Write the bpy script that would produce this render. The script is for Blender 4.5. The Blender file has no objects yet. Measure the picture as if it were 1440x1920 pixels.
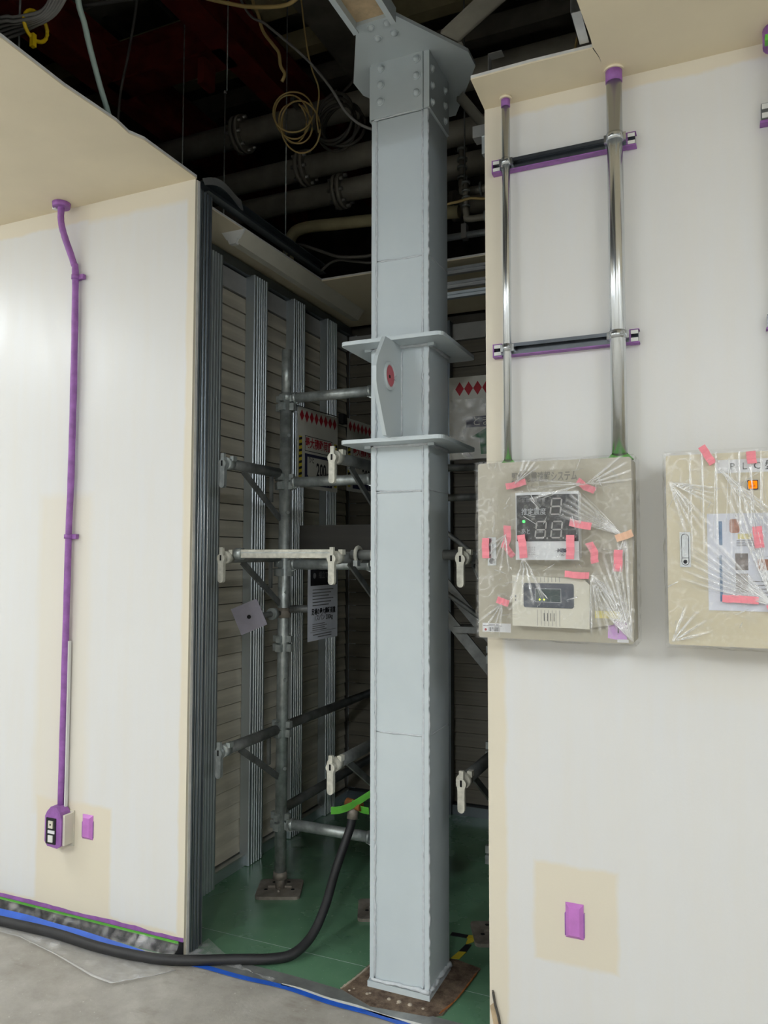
import bpy, bmesh, math, random
from mathutils import Vector, Matrix, noise as mnoise
PI = math.pi
random.seed(7)
scene = bpy.context.scene
col = scene.collection

# ------------------------------------------------------------------ camera
CAM = Vector((1.7109, -2.2029, 1.3755))
yaw, pitch, roll = .4146, .0554, .0016
_f = Vector((-math.sin(yaw)*math.cos(pitch), math.cos(yaw)*math.cos(pitch), math.sin(pitch)))
_r = Vector((math.cos(yaw), math.sin(yaw), 0)); _u = _r.cross(_f)
_r2 = math.cos(roll)*_r + math.sin(roll)*_u; _u2 = -math.sin(roll)*_r + math.cos(roll)*_u
cam = bpy.data.objects.new('camera', bpy.data.cameras.new('camera'))
col.objects.link(cam)
cam.matrix_world = Matrix(((_r2.x, _u2.x, -_f.x, CAM.x), (_r2.y, _u2.y, -_f.y, CAM.y), (_r2.z, _u2.z, -_f.z, CAM.z), (0, 0, 0, 1)))
cam.data.sensor_fit = 'VERTICAL'; cam.data.sensor_height = 36.0; cam.data.sensor_width = 27.0
cam.data.lens = 1442.5*36/1920
cam.data.clip_start = .02
scene.camera = cam

# ------------------------------------------------------------------ world, exposure
world = bpy.data.worlds.new('world'); scene.world = world
world.use_nodes = True
world.node_tree.nodes['Background'].inputs[0].default_value = (0, 0, 0, 1)
world.node_tree.nodes['Background'].inputs[1].default_value = 0
vs = scene.view_settings
vs.view_transform = 'Standard'; vs.look = 'None'; vs.gamma = 1; vs.use_curve_mapping = False
vs.exposure = 0.25
LAMP_STRENGTH = 50.0
# ceiling lamps of the room (x, y, length along x, length along y, strength factor)
LAMPS = [(-2.1, -1.25, .22, 1.2, .58), (-2.1, -3.9, .22, 1.2, 1.0), (-.55, -3.6, .22, 1.2, 1.0), (1.9, -4.3, .22, 1.2, 1.35), (3.3, -2.6, .22, 1.2, .62)]

H = 2.729          # ceiling height of the front room

# ------------------------------------------------------------------ materials
def lin(c):
    return tuple(((v/255)/12.92 if v/255 <= .04045 else (((v/255)+.055)/1.055)**2.4) for v in c) + (1,)
M = {}
class G:
    """tiny node-graph helper"""
    def __init__(s, name):
        s.m = bpy.data.materials.new(name); s.m.use_nodes = True
        s.t = s.m.node_tree; s.t.nodes.clear()
        s.out = s.t.nodes.new('ShaderNodeOutputMaterial')
    def n(s, typ, **k):
        nd = s.t.nodes.new(typ)
        for a, b in k.items():
            setattr(nd, a, b)
        return nd
    def put(s, sock, v):
        if hasattr(v, 'is_output'): s.t.links.new(v, sock)
        else: sock.default_value = v
    def math(s, op, a, b=0.0, c=0.0, clamp=False):
        nd = s.n('ShaderNodeMath', operation=op, use_clamp=clamp)
        s.put(nd.inputs[0], a); s.put(nd.inputs[1], b); s.put(nd.inputs[2], c)
        return nd.outputs[0]
    def coord(s, kind='Object'):
        return s.n('ShaderNodeTexCoord').outputs[kind]
    def noise(s, vec, scale, detail=4, rough=.55, which=0):
        nd = s.n('ShaderNodeTexNoise'); s.put(nd.inputs['Vector'], vec)
        nd.inputs['Scale'].default_value = scale; nd.inputs['Detail'].default_value = detail; nd.inputs['Roughness'].default_value = rough
        return nd.outputs[which]
    def ramp(s, fac, a, b, lo=0., hi=1.):
        nd = s.n('ShaderNodeMapRange'); nd.clamp = True
        s.put(nd.inputs[0], fac); nd.inputs[1].default_value = a; nd.inputs[2].default_value = b
        nd.inputs[3].default_value = lo; nd.inputs[4].default_value = hi
        return nd.outputs[0]
    def mix(s, fac, a, b):
        nd = s.n('ShaderNodeMix', data_type='RGBA'); s.put(nd.inputs[0], fac)
        s.put(nd.inputs[6], a); s.put(nd.inputs[7], b)
        return nd.outputs[2]
    def sep(s, v):
        nd = s.n('ShaderNodeSeparateXYZ'); s.put(nd.inputs[0], v); return nd.outputs
    def scalev(s, v, k):
        nd = s.n('ShaderNodeVectorMath', operation='MULTIPLY'); s.put(nd.inputs[0], v); nd.inputs[1].default_value = k
        return nd.outputs[0]
    def bump(s, h, strength=.2, dist=.01):
        nd = s.n('ShaderNodeBump'); nd.inputs['Strength'].default_value = strength; nd.inputs['Distance'].default_value = dist
        s.put(nd.inputs['Height'], h); return nd.outputs[0]
    def principled(s, color, rough=.5, metal=0., normal=None, spec=None, **k):
        p = s.n('ShaderNodeBsdfPrincipled')
        s.put(p.inputs['Base Color'], color); s.put(p.inputs['Roughness'], rough); s.put(p.inputs['Metallic'], metal)
        if normal is not None: s.t.links.new(normal, p.inputs['Normal'])
        if spec is not None: p.inputs['Specular IOR Level'].default_value = spec
        for a, b in k.items(): s.put(p.inputs[a.replace('_', ' ')], b)
        return p
    def done(s, p):
        s.t.links.new(p.outputs[0], s.out.inputs[0]); return s.m

def pm(name, rgb, rough=.5, metal=0., var=.12, scale=8., bump=0., bscale=60., spec=None, stretch=None, rvar=.0):
    g = G(name); v = g.coord()
    if stretch: v = g.scalev(v, stretch)
    c = lin(rgb)
    n1 = g.noise(v, scale)
    dark = tuple(x*(1-var) for x in c[:3]) + (1,); light = tuple(min(1, x*(1+var)) for x in c[:3]) + (1,)
    cc = g.mix(g.ramp(n1, .3, .7), dark, light)
    rr = rough if rvar == 0 else g.ramp(g.noise(v, scale*2.3), .3, .7, max(.03, rough-rvar), min(1, rough+rvar))
    nb = g.bump(g.noise(v, bscale), bump, .004) if bump else None
    M[name] = g.done(g.principled(cc, rr, metal, nb, spec)); return M[name]

def emit(name, rgb, strength):
    g = G(name); e = g.n('ShaderNodeEmission'); e.inputs[0].default_value = lin(rgb); e.inputs[1].default_value = strength
    M[name] = g.done(e)

def wallpaint(name, whites, creams, base=(226, 217, 197), white=(225, 225, 224)):
    """cream first coat, white roller coat inside `whites`, cream again inside `creams`; boxes are x0,x1,z0,z1,soft,amount"""
    g = G(name); v = g.coord(); s = g.sep(v)
    wob = g.math('MULTIPLY', g.math('SUBTRACT', g.noise(v, 5., 5, .6), .5), .035)
    wob2 = g.math('MULTIPLY', g.math('SUBTRACT', g.noise(g.scalev(v, (1.1, 1, 1.3)), 9., 5, .6), .5), .032)
    x = g.math('ADD', s[0], wob); z = g.math('ADD', s[2], wob2)
    def box(b):
        x0, x1, z0, z1, soft, amt = b
        dx = g.math('SUBTRACT', (x1-x0)/2, g.math('ABSOLUTE', g.math('SUBTRACT', x, (x0+x1)/2)))
        dz = g.math('SUBTRACT', (z1-z0)/2, g.math('ABSOLUTE', g.math('SUBTRACT', z, (z0+z1)/2)))
        return g.ramp(g.math('MINIMUM', dx, dz), -soft, soft, 0, amt)
    m = None
    for b in whites:
        k = box(b); m = k if m is None else g.math('MAXIMUM', m, k)
    for b in creams:
        m = g.math('MULTIPLY', m, g.math('SUBTRACT', 1., box(b)))
    # roller streaks: slightly thin coat
    thin = g.ramp(g.noise(g.scalev(v, (9., 1, .9)), 2.2, 5, .6), .35, .75, 1., .78)
    m = g.math('MULTIPLY', m, thin)
    c = g.mix(m, lin(base), lin(white))
    spot = g.ramp(g.noise(v, 1.3, 3), .3, .7, 0, .10)
    c = g.mix(spot, c, lin((206, 202, 198)))
    nb = g.bump(g.noise(v, 140., 3), .10, .002)
    p = g.principled(c, g.ramp(g.noise(g.scalev(v, (3, 1, .6)), 5.), .3, .7, .34, .46), 0, nb, .5)
    M[name] = g.done(p)

wallpaint('paint_left', [(-5, -.035, .075, 2.665, .006, 1.)],
          [(-.70, -.335, .02, .455, .008, 1.), (-.72, -.46, .40, 1.60, .02, .55), (-.5, .1, 2.655, 2.8, .012, .8)])
wallpaint('paint_right', [(1.128, 6, .05, 2.690, .006, 1.)],
          [(1.205, 1.432, .25, .515, .007, 1.), (1.60, 2.3, 1.0, 1.64, .02, .2)])
pm('paint_plain', (224, 222, 218), .5, var=.04, scale=2)
pm('ceiling_paint', (232, 219, 190), .55, var=.05, scale=3., bump=.05, bscale=200)
pm('board_edge', (212, 210, 204), .8, var=.1, scale=30, bump=.1, bscale=160)
pm('plenum_dark', (84, 80, 74), .9, var=.4, scale=4)
pm('board_dark', (52, 50, 46), .7, var=.2, scale=6, stretch=(.3, 1, 4))
pm('deck_dark', (124, 120, 108), .7, .1, var=.3, scale=5)
pm('red_primer', (122, 36, 28), .75, var=.3, scale=7)
pm('pipe_black', (150, 146, 134), .5, .1, var=.25, scale=6)
pm('pipe_tan', (165, 156, 120), .7, var=.15)
pm('bolt_zinc', (190, 190, 186), .35, .7, var=.1)
pm('galv', (200, 208, 212), .36, .75, var=.08, scale=6, stretch=(1, 1, .2))
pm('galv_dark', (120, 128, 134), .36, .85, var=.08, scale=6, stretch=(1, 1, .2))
pm('galv_bright', (206, 208, 208), .28, .85, var=.12, scale=10)
pm('scaffold_zinc', (172, 178, 176), .42, .6, var=.35, scale=26, bump=.12, bscale=90, rvar=.12)
pm('scaffold_light', (188, 186, 174), .5, .15, var=.25, scale=40, bump=.3, bscale=120)
pm('scaffold_dark', (112, 114, 112), .5, .4, var=.3, scale=20, bump=.1)
pm('base_plate_steel', (140, 132, 122), .6, .35, var=.3, scale=25, bump=.25, bscale=70)
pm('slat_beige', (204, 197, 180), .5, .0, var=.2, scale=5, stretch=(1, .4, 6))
pm('slat_beige_shaded', (112, 106, 94), .55, .0, var=.2, scale=5, stretch=(.4, 1, 6))  # darker copy of the slat colour: falloff of light into the bay painted in
pm('header_grey', (180, 180, 178), .6, .1, var=.12)
pm('conduit_steel', (218, 222, 224), .22, .95, var=.08, scale=9, stretch=(1, 1, .2))
pm('clamp_steel', (196, 200, 202), .22, .9, var=.1)
pm('strut_steel', (120, 126, 134), .28, .9, var=.15, scale=12)
pm('tape_purple', (150, 96, 168), .5, var=.22, scale=30, bump=.25, bscale=60)
pm('tape_violet', (196, 122, 200), .45, var=.1, scale=30, bump=.2, bscale=50)
pm('tape_green', (92, 176, 60), .45, var=.12, scale=30, bump=.15)
pm('tape_blue', (38, 92, 196), .45, var=.15, scale=16, bump=.25, bscale=50)
pm('tape_pink', (240, 142, 154), .55, var=.1, scale=30, bump=.2, bscale=60)
pm('tape_peach', (235, 190, 160), .55, var=.1, scale=30, bump=.2)
pm('tape_silver', (150, 152, 150), .35, .55, var=.25, scale=14, bump=.3, bscale=30)
pm('white_plastic', (222, 222, 218), .4, var=.04)
pm('device_white', (214, 216, 218), .35, var=.03)
pm('device_cream', (212, 208, 192), .45, var=.04)
pm('dark_glass', (22, 24, 28), .12, var=.1)
pm('slate_window', (62, 68, 80), .3, var=.06)
pm('lcd_green', (44, 62, 62), .2, var=.1)
pm('digit_grey', (158, 154, 150), .6, var=.08)
pm('text_grey', (176, 178, 182), .6, var=.05)
pm('cabinet_olive', (178, 172, 154), .42, var=.05, scale=4)
pm('cabinet_cream', (208, 198, 170), .42, var=.04, scale=4)
pm('ink_black', (22, 22, 28), .6, var=.1)
pm('ink_navy', (38, 36, 66), .6, var=.1)
pm('ink_red', (158, 28, 40), .6, var=.1)
pm('ink_yellow', (206, 186, 50), .6, var=.1)
pm('ink_grey', (120, 120, 122), .7, var=.2, scale=60)
pm('title_ink', (138, 136, 128), .7, var=.1)
pm('ink_green', (40, 110, 70), .6, var=.2)
pm('sheet_white', (196, 194, 184), .55, var=.08, scale=9, bump=.1, bscale=20)
pm('paper_white', (214, 216, 226), .6, var=.04)
pm('paper_label', (224, 224, 226), .6, var=.04)
pm('paper_yellow', (226, 214, 140), .6, var=.06)
pm('paper_violet', (214, 170, 226), .6, var=.08)
pm('photo_grey', (122, 112, 108), .5, var=.4, scale=60)
pm('photo_brown', (176, 112, 84), .5, var=.35, scale=50)
pm('photo_blue', (72, 112, 152), .5, var=.2, scale=40)
pm('rubber_black', (36, 36, 38), .55, var=.25, scale=18, bump=.08)
pm('vinyl_black', (26, 26, 30), .5, var=.2)
pm('cable_grey', (128, 126, 122), .5, var=.15)
pm('cable_cream', (196, 170, 112), .55, var=.12)
pm('cable_dark', (74, 70, 64), .55, var=.2)
pm('cable_mint', (150, 168, 160), .5, var=.12)
pm('tape_yellow', (226, 190, 20), .45, var=.1)
pm('primer_tan', (196, 172, 138), .75, var=.25, scale=22, bump=.1)
pm('rust', (150, 92, 46), .8, var=.35, scale=40)
pm('debris', (168, 156, 140), .85, var=.3, scale=40, bump=.4)
pm('tag_mauve', (116, 112, 122), .5, .1, var=.12, scale=20, bump=.1)
pm('hole_black', (6, 6, 6), .9, var=.1)
pm('lamp_housing', (222, 220, 214), .5, var=.04)
pm('fixture_cream', (208, 204, 188), .5, var=.06)
emit('led_green', (60, 255, 90), 3.0)
emit('led_yellow', (220, 255, 40), 3.0)
emit('lamp_orange', (255, 140, 20), 1.0)
emit('lamp_glow', (240, 248, 255), LAMP_STRENGTH)

# painted column: grey top coat over fine grain
g = G('column_paint'); v = g.coord()
c = g.mix(g.ramp(g.noise(v, 3., 4), .3, .7), lin((190, 200, 204)), lin((200, 209, 212)))
M['column_paint'] = g.done(g.principled(c, g.ramp(g.noise(v, 12.), .3, .7, .34, .46), 0, g.bump(g.noise(v, 220., 3), .08, .002), .5))
pm('weld_paint', (200, 205, 209), .42, var=.1, scale=60, bump=.5, bscale=150)
# concrete
g = G('concrete'); v = g.coord()
a = g.ramp(g.noise(v, 1.7, 6, .62), .3, .72); b = g.ramp(g.noise(v, 9., 6, .7), .35, .7)
c = g.mix(a, lin((150, 146, 138)), lin((190, 186, 178))); c = g.mix(g.math('MULTIPLY', b, .45), c, lin((132, 126, 116)))
sp = g.ramp(g.noise(v, 70., 2), .68, .74, 0, .55); c = g.mix(sp, c, lin((214, 212, 206)))
st = g.ramp(g.noise(g.scalev(v, (1, 2.5, 1)), 2.6, 6, .7), .56, .72, 0, .6); c = g.mix(st, c, lin((118, 106, 92)))
M['concrete'] = g.done(g.principled(c, g.ramp(b, 0, 1, .45, .75), 0, g.bump(g.noise(v, 45., 6, .7), .25, .004), .4))
# green epoxy floor
g = G('green_epoxy'); v = g.coord()
c = g.mix(g.ramp(g.noise(v, 4., 5), .3, .7), lin((84, 124, 96)), lin((102, 142, 112)))
sp = g.ramp(g.noise(v, 95., 1), .74, .78, 0, .6); c = g.mix(sp, c, lin((170, 182, 170)))
sm = g.ramp(g.noise(v, 6., 6, .7), .60, .8, 0, .14); c = g.mix(sm, c, lin((120, 140, 124)))
M['green_epoxy'] = g.done(g.principled(c, g.ramp(g.noise(v, 5., 4), .3, .7, .14, .34), 0, g.bump(g.noise(v, 6., 2), .05, .01), .5))
# dirt around the column foot
g = G('dirt'); v = g.coord()
c = g.mix(g.ramp(g.noise(v, 22., 6, .7), .35, .7), lin((66, 48, 36)), lin((142, 122, 102)))
M['dirt'] = g.done(g.principled(c, .85, 0, g.bump(g.noise(v, 60., 6, .7), .7, .01)))
# clear plastic film: thin sheet, whiter along folds: layered film plus painted-in highlight streaks
def film(name, base, foldk, tint=(235, 235, 232), haze=.35, bs=90.):
    g = G(name); v = g.coord()
    at = g.n('ShaderNodeAttribute', attribute_name='fold').outputs['Fac']
    crumple = g.noise(v, 26., 5, .7)
    nb = g.bump(g.noise(v, bs, 4, .65), .55, .006)
    gl = g.n('ShaderNodeBsdfGlossy'); gl.inputs['Color'].default_value = (1, 1, 1, 1); gl.inputs['Roughness'].default_value = .16
    g.t.links.new(nb, gl.inputs['Normal'])
    df = g.n('ShaderNodeBsdfDiffuse'); df.inputs['Color'].default_value = lin(tint); g.t.links.new(nb, df.inputs['Normal'])
    mx = g.n('ShaderNodeMixShader'); mx.inputs[0].default_value = haze
    g.t.links.new(gl.outputs[0], mx.inputs[1]); g.t.links.new(df.outputs[0], mx.inputs[2])
    tr = g.n('ShaderNodeBsdfTransparent'); tr.inputs[0].default_value = (.97, .97, .97, 1)
    f = g.math('ADD', base, g.math('MULTIPLY', at, foldk))
    f = g.math('ADD', f, g.ramp(crumple, .55, .8, 0, .16), clamp=True)
    m2 = g.n('ShaderNodeMixShader'); g.t.links.new(f, m2.inputs[0])
    g.t.links.new(tr.outputs[0], m2.inputs[1]); g.t.links.new(mx.outputs[0], m2.inputs[2])
    M[name] = g.done(m2)
film('clear_film', .06, .95, tint=(245, 245, 244), haze=.5)
film('floor_film', .20, .75, tint=(245, 245, 245), haze=.55)
film('masking_film', .03, .28, haze=.45, bs=60.)

# ------------------------------------------------------------------ geometry helpers
ORG = {}
def V(*a): return Vector(a)
def frame(d):
    d = d.normalized(); a = V(0, 0, 1) if abs(d.z) < .9 else V(1, 0, 0)
    x = d.cross(a).normalized(); return x, x.cross(d).normalized(), d
class MB:
    def __init__(s): s.v = []; s.f = []; s.sm = []; s.fold = None
    def add(s, vs, fs, smooth=False):
        k = len(s.v); s.v += [Vector(p) for p in vs]; s.f += [[i+k for i in f] for f in fs]; s.sm += [smooth]*len(fs); return s
    def box(s, a, b, rot=None, about=None):
        x0, y0, z0 = a; x1, y1, z1 = b
        vs = [V(x, y, z) for x in (x0, x1) for y in (y0, y1) for z in (z0, z1)]
        if rot is not None:
            c = Vector(about) if about is not None else (Vector(a)+Vector(b))/2
            vs = [rot @ (p-c) + c for p in vs]
        return s.add(vs, [[0, 1, 3, 2], [4, 6, 7, 5], [0, 4, 5, 1], [2, 3, 7, 6], [0, 2, 6, 4], [1, 5, 7, 3]])
    def cbox(s, a, b, c=.004, axis=1):
        """box with its four edges along `axis` chamfered/rounded by c"""
        i, j = [k for k in range(3) if k != axis]
        lo, hi = Vector(a), Vector(b); pts = []
        for (cx, cy, a0) in ((hi[i]-c, hi[j]-c, 0), (lo[i]+c, hi[j]-c, 1), (lo[i]+c, lo[j]+c, 2), (hi[i]-c, lo[j]+c, 3)):
            for t in range(4):
                an = PI/2*(a0+t/3); pts.append((cx+c*math.cos(an), cy+c*math.sin(an)))
        return s.prism(pts, axis, lo[axis], hi[axis])
    def prism(s, pts, axis, lo, hi, smooth=False):
        i, j = [k for k in range(3) if k != axis]; n = len(pts); vs = []
        for h in (lo, hi):
            for p in pts:
                q = [0, 0, 0]; q[i] = p[0]; q[j] = p[1]; q[axis] = h; vs.append(q)
        fs = [list(range(n))[::-1], list(range(n, 2*n))]
        k = len(s.f); s.add(vs, fs)
        k0 = len(s.v)-2*n
        for a in range(n):
            b = (a+1) % n; s.f.append([k0+a, k0+b, k0+n+b, k0+n+a]); s.sm.append(smooth)
        return s
    def cyl(s, p0, p1, r, n=16, r1=None, caps=True):
        p0 = Vector(p0); p1 = Vector(p1); x, y, d = frame(p1-p0); r1 = r if r1 is None else r1
        vs = [p0+(x*math.cos(2*PI*k/n)+y*math.sin(2*PI*k/n))*r for k in range(n)] + [p1+(x*math.cos(2*PI*k/n)+y*math.sin(2*PI*k/n))*r1 for k in range(n)]
        s.add(vs, [[k, (k+1) % n, n+(k+1) % n, n+k] for k in range(n)], True)
        if caps:
            k0 = len(s.v)-2*n
            s.f += [[k0+k for k in range(n)][::-1], [k0+n+k for k in range(n)]]; s.sm += [False, False]
        return s
    def tube(s, path, r, n=8, jit=0., closed=False):
        path = [Vector(p) for p in path]; rings = []
        m = len(path); prev = None
        for i, p in enumerate(path):
            if closed: d = path[(i+1) % m]-path[i-1]
            else: d = path[min(i+1, m-1)]-path[max(i-1, 0)]
            d.normalize()
            if prev is None: x, y, _ = frame(d)
            else:
                x = (prev-d*prev.dot(d)).normalized(); y = d.cross(x)
            prev = x; rr = r*(1+random.uniform(-jit, jit)) if jit else r
            rings.append([p+(x*math.cos(2*PI*k/n)+y*math.sin(2*PI*k/n))*rr for k in range(n)])
        k0 = len(s.v); s.v += [q for R in rings for q in R]
        for i in range(m if closed else m-1):
            for k in range(n):
                a = k0+i*n; b = k0+((i+1) % m)*n
                s.f.append([a+k, a+(k+1) % n, b+(k+1) % n, b+k]); s.sm.append(True)
        if not closed:
            s.f += [[k0+k for k in range(n)][::-1], [k0+(m-1)*n+k for k in range(n)]]; s.sm += [False, False]
        return s
    def dome(s, c, nrm, r, h, n=12, rows=4):
        x, y, d = frame(Vector(nrm)); c = Vector(c); k0 = len(s.v)
        for i in range(rows):
            t = PI/2*i/rows
            s.v += [c+(x*math.cos(2*PI*k/n)+y*math.sin(2*PI*k/n))*r*math.cos(t)+d*h*math.sin(t) for k in range(n)]
        s.v.append(c+d*h)
        for i in range(rows-1):
            for k in range(n):
                s.f.append([k0+i*n+k, k0+i*n+(k+1) % n, k0+(i+1)*n+(k+1) % n, k0+(i+1)*n+k]); s.sm.append(True)
        for k in range(n):
            s.f.append([k0+(rows-1)*n+k, k0+(rows-1)*n+(k+1) % n, k0+rows*n]); s.sm.append(True)
        return s
    def grid(s, fn, nu, nv, smooth=True):
        k0 = len(s.v)
        for j in range(nv+1):
            for i in range(nu+1): s.v.append(Vector(fn(i/nu, j/nv)))
        for j in range(nv):
            for i in range(nu):
                a = k0+j*(nu+1)+i; s.f.append([a, a+1, a+nu+2, a+nu+1]); s.sm.append(smooth)
        return s
    def build(s, name, mat, parent=None, loc=None):
        me = bpy.data.meshes.new(name)
        o = bpy.data.objects.new(name, me); col.objects.link(o)
        if parent is not None:
            L = ORG[parent.name]; o.parent = parent
        else:
            L = Vector(loc) if loc is not None else Vector((0, 0, 0)); o.location = L
        ORG[o.name] = L
        me.from_pydata([tuple(p-L) for p in s.v], [], s.f)
        me.polygons.foreach_set('use_smooth', s.sm)
        if s.fold is not None:
            at = me.attributes.new('fold', 'FLOAT', 'POINT'); at.data.foreach_set('value', s.fold)
        bm = bmesh.new(); bm.from_mesh(me); bmesh.ops.recalc_face_normals(bm, faces=bm.faces); bm.to_mesh(me); bm.free()
        me.materials.append(M[mat] if isinstance(mat, str) else mat)
        return o
def tag(o, label, cat, group=None):
    o['label'] = label; o['category'] = cat
    if group: o['group'] = group
    return o
def thing(name, label, cat, loc=(0, 0, 0), group=None):
    o = bpy.data.objects.new(name, None); col.objects.link(o); o.location = loc; o.empty_display_size = .05
    ORG[o.name] = Vector(loc); return tag(o, label, cat, group)
def struct(o): o['kind'] = 'structure'; return o
def bx(a, b): return MB().box(a, b)
def smooth_path(pts, n=8):
    """Catmull-Rom through the points"""
    P = [Vector(p) for p in pts]; P = [2*P[0]-P[1]] + P + [2*P[-1]-P[-2]]; out = []
    for i in range(1, len(P)-2):
        a, b, c, d = P[i-1:i+3]
        for k in range(n):
            t = k/n
            out.append(.5*((2*b)+(c-a)*t+(2*a-5*b+4*c-d)*t*t+(3*b-a-3*c+d)*t**3))
    out.append(P[-2]); return out
def text(name, s, size, loc, mat, parent, axis='front', bold=0., sx=1., ext=.0006, tilt=0., shear=0., align='LEFT'):
    """flat lettering; front = facing -Y, side = facing +X running along +Y"""
    cu = bpy.data.curves.new('lettering', 'FONT'); cu.body = s; cu.size = size; cu.align_x = align; cu.align_y = 'CENTER'; cu.extrude = ext; cu.offset = bold; cu.shear = shear; cu.resolution_u = 2
    t = bpy.data.objects.new('lettering_source', cu); col.objects.link(t)
    dg = bpy.context.evaluated_depsgraph_get()
    me = bpy.data.meshes.new_from_object(t.evaluated_get(dg)); me.name = name
    bpy.data.objects.remove(t)
    if axis == 'front': R = Matrix(((1, 0, 0), (0, 0, -1), (0, 1, 0)))
    else: R = Matrix(((0, 0, 1), (1, 0, 0), (0, 1, 0)))
    ct, st_ = math.cos(tilt), math.sin(tilt)
    L = ORG[parent.name]
    for vv in me.vertices:
        x, y, z = vv.co; x *= sx
        p = R @ V(x*ct-y*st_, x*st_+y*ct, z) + Vector(loc) - L
        vv.co = p
    me.materials.clear(); me.materials.append(M[mat])
    o = bpy.data.objects.new(name, me); col.objects.link(o); o.parent = parent; ORG[o.name] = L
    return o

# ------------------------------------------------------------------ the setting
def structure(name, mb, mat, parent=None):
    o = mb.build(name, mat, parent)
    if parent is None: struct(o)
    return o
XL, XR, YF, YB, ZT = -4.6, 4.6, -6.2, 3.4, 5.0
structure('floor', bx((XL, YF, -.08), (XR, -.012, 0)), 'concrete')
structure('floor_interior', bx((XL, -.012, -.08), (XR, YB, 0)), 'green_epoxy')
# front partition, left and right of the opening
wl = structure('wall_left', bx((XL, 0, 0), (-.004, .0125, H)), 'paint_left')
structure('board', bx((XL, .0126, 0), (-.002, .025, H)), 'board_edge', wl)
wr = structure('wall_right', bx((1.074, 0, 0), (XR, .025, H)), 'paint_right')
# outer shell of the hall (behind and beside the camera)
structure('wall_west', bx((XL-.1, YF, 0), (XL, YB, ZT)), 'paint_plain')
structure('wall_east', bx((XR, YF, 0), (XR+.1, YB, ZT)), 'paint_plain')
structure('wall_south', bx((XL, YF-.1, 0), (XR, YF, ZT)), 'paint_plain')
structure('wall_north', bx((XL, YB, 0), (XR, YB+.1, ZT)), 'plenum_dark')
# ceilings: boards with cut edges round the opening
def ceiling_board(name, pts, z=H, t=.0125, mat='ceiling_paint'):
    o = structure(name, MB().prism(pts, 2, z, z+t*.35), mat)
    structure('ceiling_core', MB().prism([p for p in pts], 2, z+t*.35, z+t), 'board_edge', o)
    return o
ceiling_board('ceiling_left', [(XL, YF), (-.004, YF), (.0, -1.6), (-.006, -1.1), (.003, -.82), (-.010, -.60), (-.002, -.40), (-.014, -.33), (.004, -.28), (.002, 0.), (XL, 0.)])
cr_ = ceiling_board('ceiling_right', [(1.416, YF), (1.418, -.6), (1.412, -.36), (1.421, -.20), (1.420, -.160), (1.25, -.164), (1.080, -.160), (1.074, 0.0), (XR, 0.0), (XR, YF)])
MB().prism([(1.4195, -.162), (1.4215, -.162), (1.4305, -.118), (1.4325, -.092), (1.4295, -.118)], 2, H-.0006, H+.001).build('crack', 'hole_black', cr_)
ceiling_board('ceiling_front', [(0.0, YF), (1.416, YF), (1.416, -3.3), (0.0, -3.3)])
# interior ceiling ledges
ceiling_board('ceiling_ledge_side', [(-.30, .10), (-.078, .10), (-.070, .5), (-.06, 1.06), (-.06, 1.80), (-.30, 1.80)], 2.712)
ceiling_board('ceiling_ledge_back', [(-.06, 1.060), (.5, 1.064), (1.9, 1.06), (1.9, 1.80), (-.06, 1.80)], 2.712)
# deck over the plenum, with ribs
dk = structure('ceiling_deck', bx((XL, YF, 4.92), (XR, YB, ZT)), 'deck_dark')
for i in range(12):
    x = -2.5+i*.42
    o = bx((x, -2., 4.86), (x+.16, YB, 4.925)).build('deck_rib', 'deck_dark', dk)

# --- side wall of the bay: slats behind metal studs
XS = -.285
ws = structure('wall_side', bx((XS-.10, .10, 0), (XS-.012, 1.80, 2.70)), 'plenum_dark')
base_sl = None
nsl = 34; z0s = .058; ps = .0735
for i in range(nsl):
    z = z0s+i*ps
    if base_sl is None:
        # lapped slat: proud at its lower edge
        mb = MB().prism([(XS-.012, z0s), (XS+.004, z0s), (XS+.004, z0s+.006), (XS-.002, z0s+ps-.004), (XS-.012, z0s+ps-.004)], 1, .12, 1.78)
        base_sl = o = mb.build('slat', 'slat_beige', ws)
    else:
        o = base_sl.copy(); col.objects.link(o); o.parent = ws; o.location = (0, 0, i*ps)
bx((XS-.012, .12, 2.560), (XS+.006, 1.78, 2.65)).build('header_board', 'header_grey', ws)
# bottom and top runners
bx((XS-.012, .12, 0), (XS+.030, 1.78, .045)).build('bottom_track', 'galv', ws)
bx((XS-.012, .12, .045), (XS+.034, 1.78, .052)).build('track_lip', 'galv_bright', ws)
bx((XS-.012, .12, 2.655), (XS+.03, 1.78, 2.70)).build('top_track', 'galv_dark', ws)
# ribbed studs
def stud_profile(y0, w, x0, x1, inv=False):
    pts = [(x0, y0), (x1-.004, y0), (x1, y0+.002)]
    k = 6
    for i in range(1, k):
        yy = y0+w*i/k
        pts += [(x1, yy-.007), (x1-.0035, yy-.005), (x1-.0035, yy+.005), (x1, yy+.007)]
    pts += [(x1, y0+w-.002), (x1-.004, y0+w), (x0, y0+w)]
    return pts
for i in range(5):
    y = .378+i*.358
    w = .112 if i < 4 else .10
    MB().prism(stud_profile(y, w, XS+.0045, -.232), 2, .003 if i else .0, 2.66).build('stud', 'galv', ws)
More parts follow.
